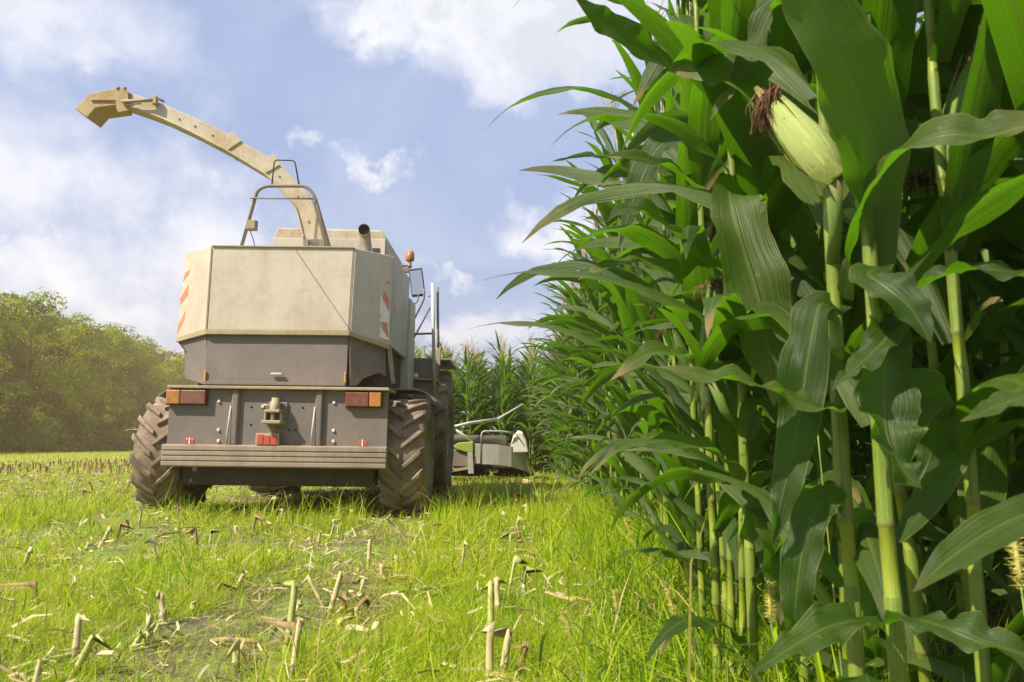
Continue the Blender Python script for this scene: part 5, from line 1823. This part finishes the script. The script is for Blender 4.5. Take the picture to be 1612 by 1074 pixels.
# ------------------------------------------------------------------ the wood along the left side
def crown_np(seed, h, rx, base, blobs, per, leaf=0.30, yellow=0.0):
    """leaf clumps spread over many uneven lobes"""
    r = np.random.default_rng(seed)
    VV, TT = [], []
    for b in range(blobs):
        t = (b + r.random()) / blobs
        zc = base + (h - base) * (0.05 + 0.86 * t)
        prof = math.sin(math.pi * (0.20 + 0.72 * t)) ** 0.6
        a = b * 2.39996 + r.uniform(-.4, .4)
        rr = rx * prof * r.uniform(.45, .85)
        c = np.array([math.cos(a) * rr, math.sin(a) * rr, zc])
        s = np.array([1, 1, .72]) * rx * r.uniform(.26, .46)
        d = r.normal(0, 1, (per, 3))
        d /= np.linalg.norm(d, axis=1, keepdims=True)
        d[:, 2] = np.where((d[:, 2] < -.15) & (r.random(per) < .6), -d[:, 2], d[:, 2])
        rad = r.uniform(.72, 1.10, (per, 1)) * (1 + .16 * np.sin(5 * d[:, :1] + b) * np.sin(6 * d[:, 1:2] + 2 * b))
        p = c + d * s * rad
        nrm = d + r.normal(0, .55, (per, 3))
        nrm /= np.linalg.norm(nrm, axis=1, keepdims=True)
        u = np.cross(nrm, r.normal(0, 1, (per, 3)))
        u /= np.linalg.norm(u, axis=1, keepdims=True)
        w = np.cross(nrm, u)
        sz = leaf * r.uniform(.5, 1.25, (per, 1))
        k = nrm * sz * .18
        VV.append(np.stack([p - u * sz * .5, p - w * sz * .32 + k, p + u * sz * .5, p + w * sz * .32 + k], 1).reshape(-1, 3))
        tb = np.clip(r.normal(.45 + yellow, .27) + r.normal(0, .12, per), 0, 1)
        TT.append(np.repeat(tb, 4))
    V = np.concatenate(VV)
    F = np.arange(len(V)).reshape(-1, 4)
    return V, F, np.concatenate(TT)


def build_wood():
    rnd = random.Random(12)
    protos = []
    for i in range(6):
        h = 1.0
        root = empty('broadleaf_tree')
        H = 15.5
        mb = MB().tube([(0, 0, -.3), (.1, 0, 3), (.0, .2, 7), (.2, .1, 11)], [.28, .24, .17, .07], 8)
        for k in range(7):
            a, z = k * 2.4 + i, 3.2 + k * 1.05
            mb.tube([(0.05, .05, z), (math.cos(a) * 1.4, math.sin(a) * 1.4, z + 1.1), (math.cos(a) * 2.7, math.sin(a) * 2.7, z + 2.6)], [.10, .07, .025], 6)
        mb.build('trunk', 'bark', root, True)
        V, F, T = crown_np(40 + i, H, 4.3, 1.6, 34, 300, .30, (0, .06, -.05, .22, 0, .1)[i])
        link('crown', np_mesh('crown', V, F, 'crown', T), root)
        protos.append(root)
        remember(root)
    sp = []
    Y = 46.0
    while Y < 190:
        X = -48.5 - 0.10 * (Y - 75)
        sp.append((X + rnd.uniform(-1.5, 1.5), Y, rnd.uniform(.92, 1.10)))
        sp.append((X - 6 + rnd.uniform(-1.5, 1.5), Y + 3, rnd.uniform(1.0, 1.15)))
        Y += rnd.uniform(5.2, 7.0)
    sp.sort(key=lambda s: s[0] / s[1])
    seen = [False] * 6
    for n, (x, y, s) in enumerate(sp):
        k = 3 if (abs(y - 118) < 9 and x > -56) else rnd.choice((0, 1, 2, 4, 5))
        if not seen[k]:
            o = protos[k]
            seen[k] = True
        else:
            o = copy_tree(protos[k])
        o.location = (x, y, 0)
        o.scale = (s, s, s * rnd.uniform(.94, 1.05))
        o.rotation_euler = (0, 0, rnd.uniform(0, 6.28))
        lab = 'yellowish broadleaf tree at the right end of the visible wood' if k == 3 else 'broadleaf tree in the dense wood along the left side of the field'
        tag(o, lab, 'tree', 'trees of the wood beside the field')
    # bushes closing the foot of the wood
    bl = []
    for i in range(3):
        root = empty('bush')
        MB().tube([(0, 0, -.2), (.1, 0, 1.2), (.2, .1, 2.4)], [.10, .08, .04], 6).build('stem', 'bark', root, True)
        V, F, T = crown_np(80 + i, 4.6, 2.6, -1.0, 34, 120, .30, -.02)
        link('crown', np_mesh('crown', V, F, 'crown', T), root)
        bl.append(root)
        remember(root)
    Y = 46.0
    first = [True] * 3
    while Y < 185:
        k = rnd.randrange(3)
        o = bl[k] if first[k] else copy_tree(bl[k])
        first[k] = False
        X = -44.6 - 0.10 * (Y - 75)
        o.location = (X + rnd.uniform(-.8, .8), Y, 0)
        s = rnd.uniform(.8, 1.3)
        o.scale = (s, s, s)
        o.rotation_euler = (0, 0, rnd.uniform(0, 6.28))
        tag(o, 'leafy bush at the foot of the wood along the field', 'bush', 'bushes at the foot of the wood')
        Y += rnd.uniform(1.7, 2.6)


build_wood()

# drop prototypes that were never placed
for v, u in zip(VAR, used):
    if not u:
        for o in list(v.children_recursive) + [v]:
            bpy.data.objects.remove(o)


# ------------------------------------------------------------------ warm haze volume, added in place of lens flare
def build_haze():
    m = bpy.data.materials.new('haze')
    m.use_nodes = True
    g = NT(m.node_tree)
    v = g.n('ShaderNodeVolumePrincipled')
    v.inputs['Color'].default_value = (1.0, 0.70, 0.38, 1)
    v.inputs['Density'].default_value = 0.0021
    v.inputs['Anisotropy'].default_value = 0.1
    o = g.n('ShaderNodeOutputMaterial')
    g.put(o.inputs['Volume'], v.outputs[0])
    MAT['haze'] = m
    tag(MB().box((-330, -70, -1.2), (330, 490, 19.5)).build('haze', 'haze'), 'pale warm haze over the field, standing in for lens flare', kind='stuff')


build_haze()
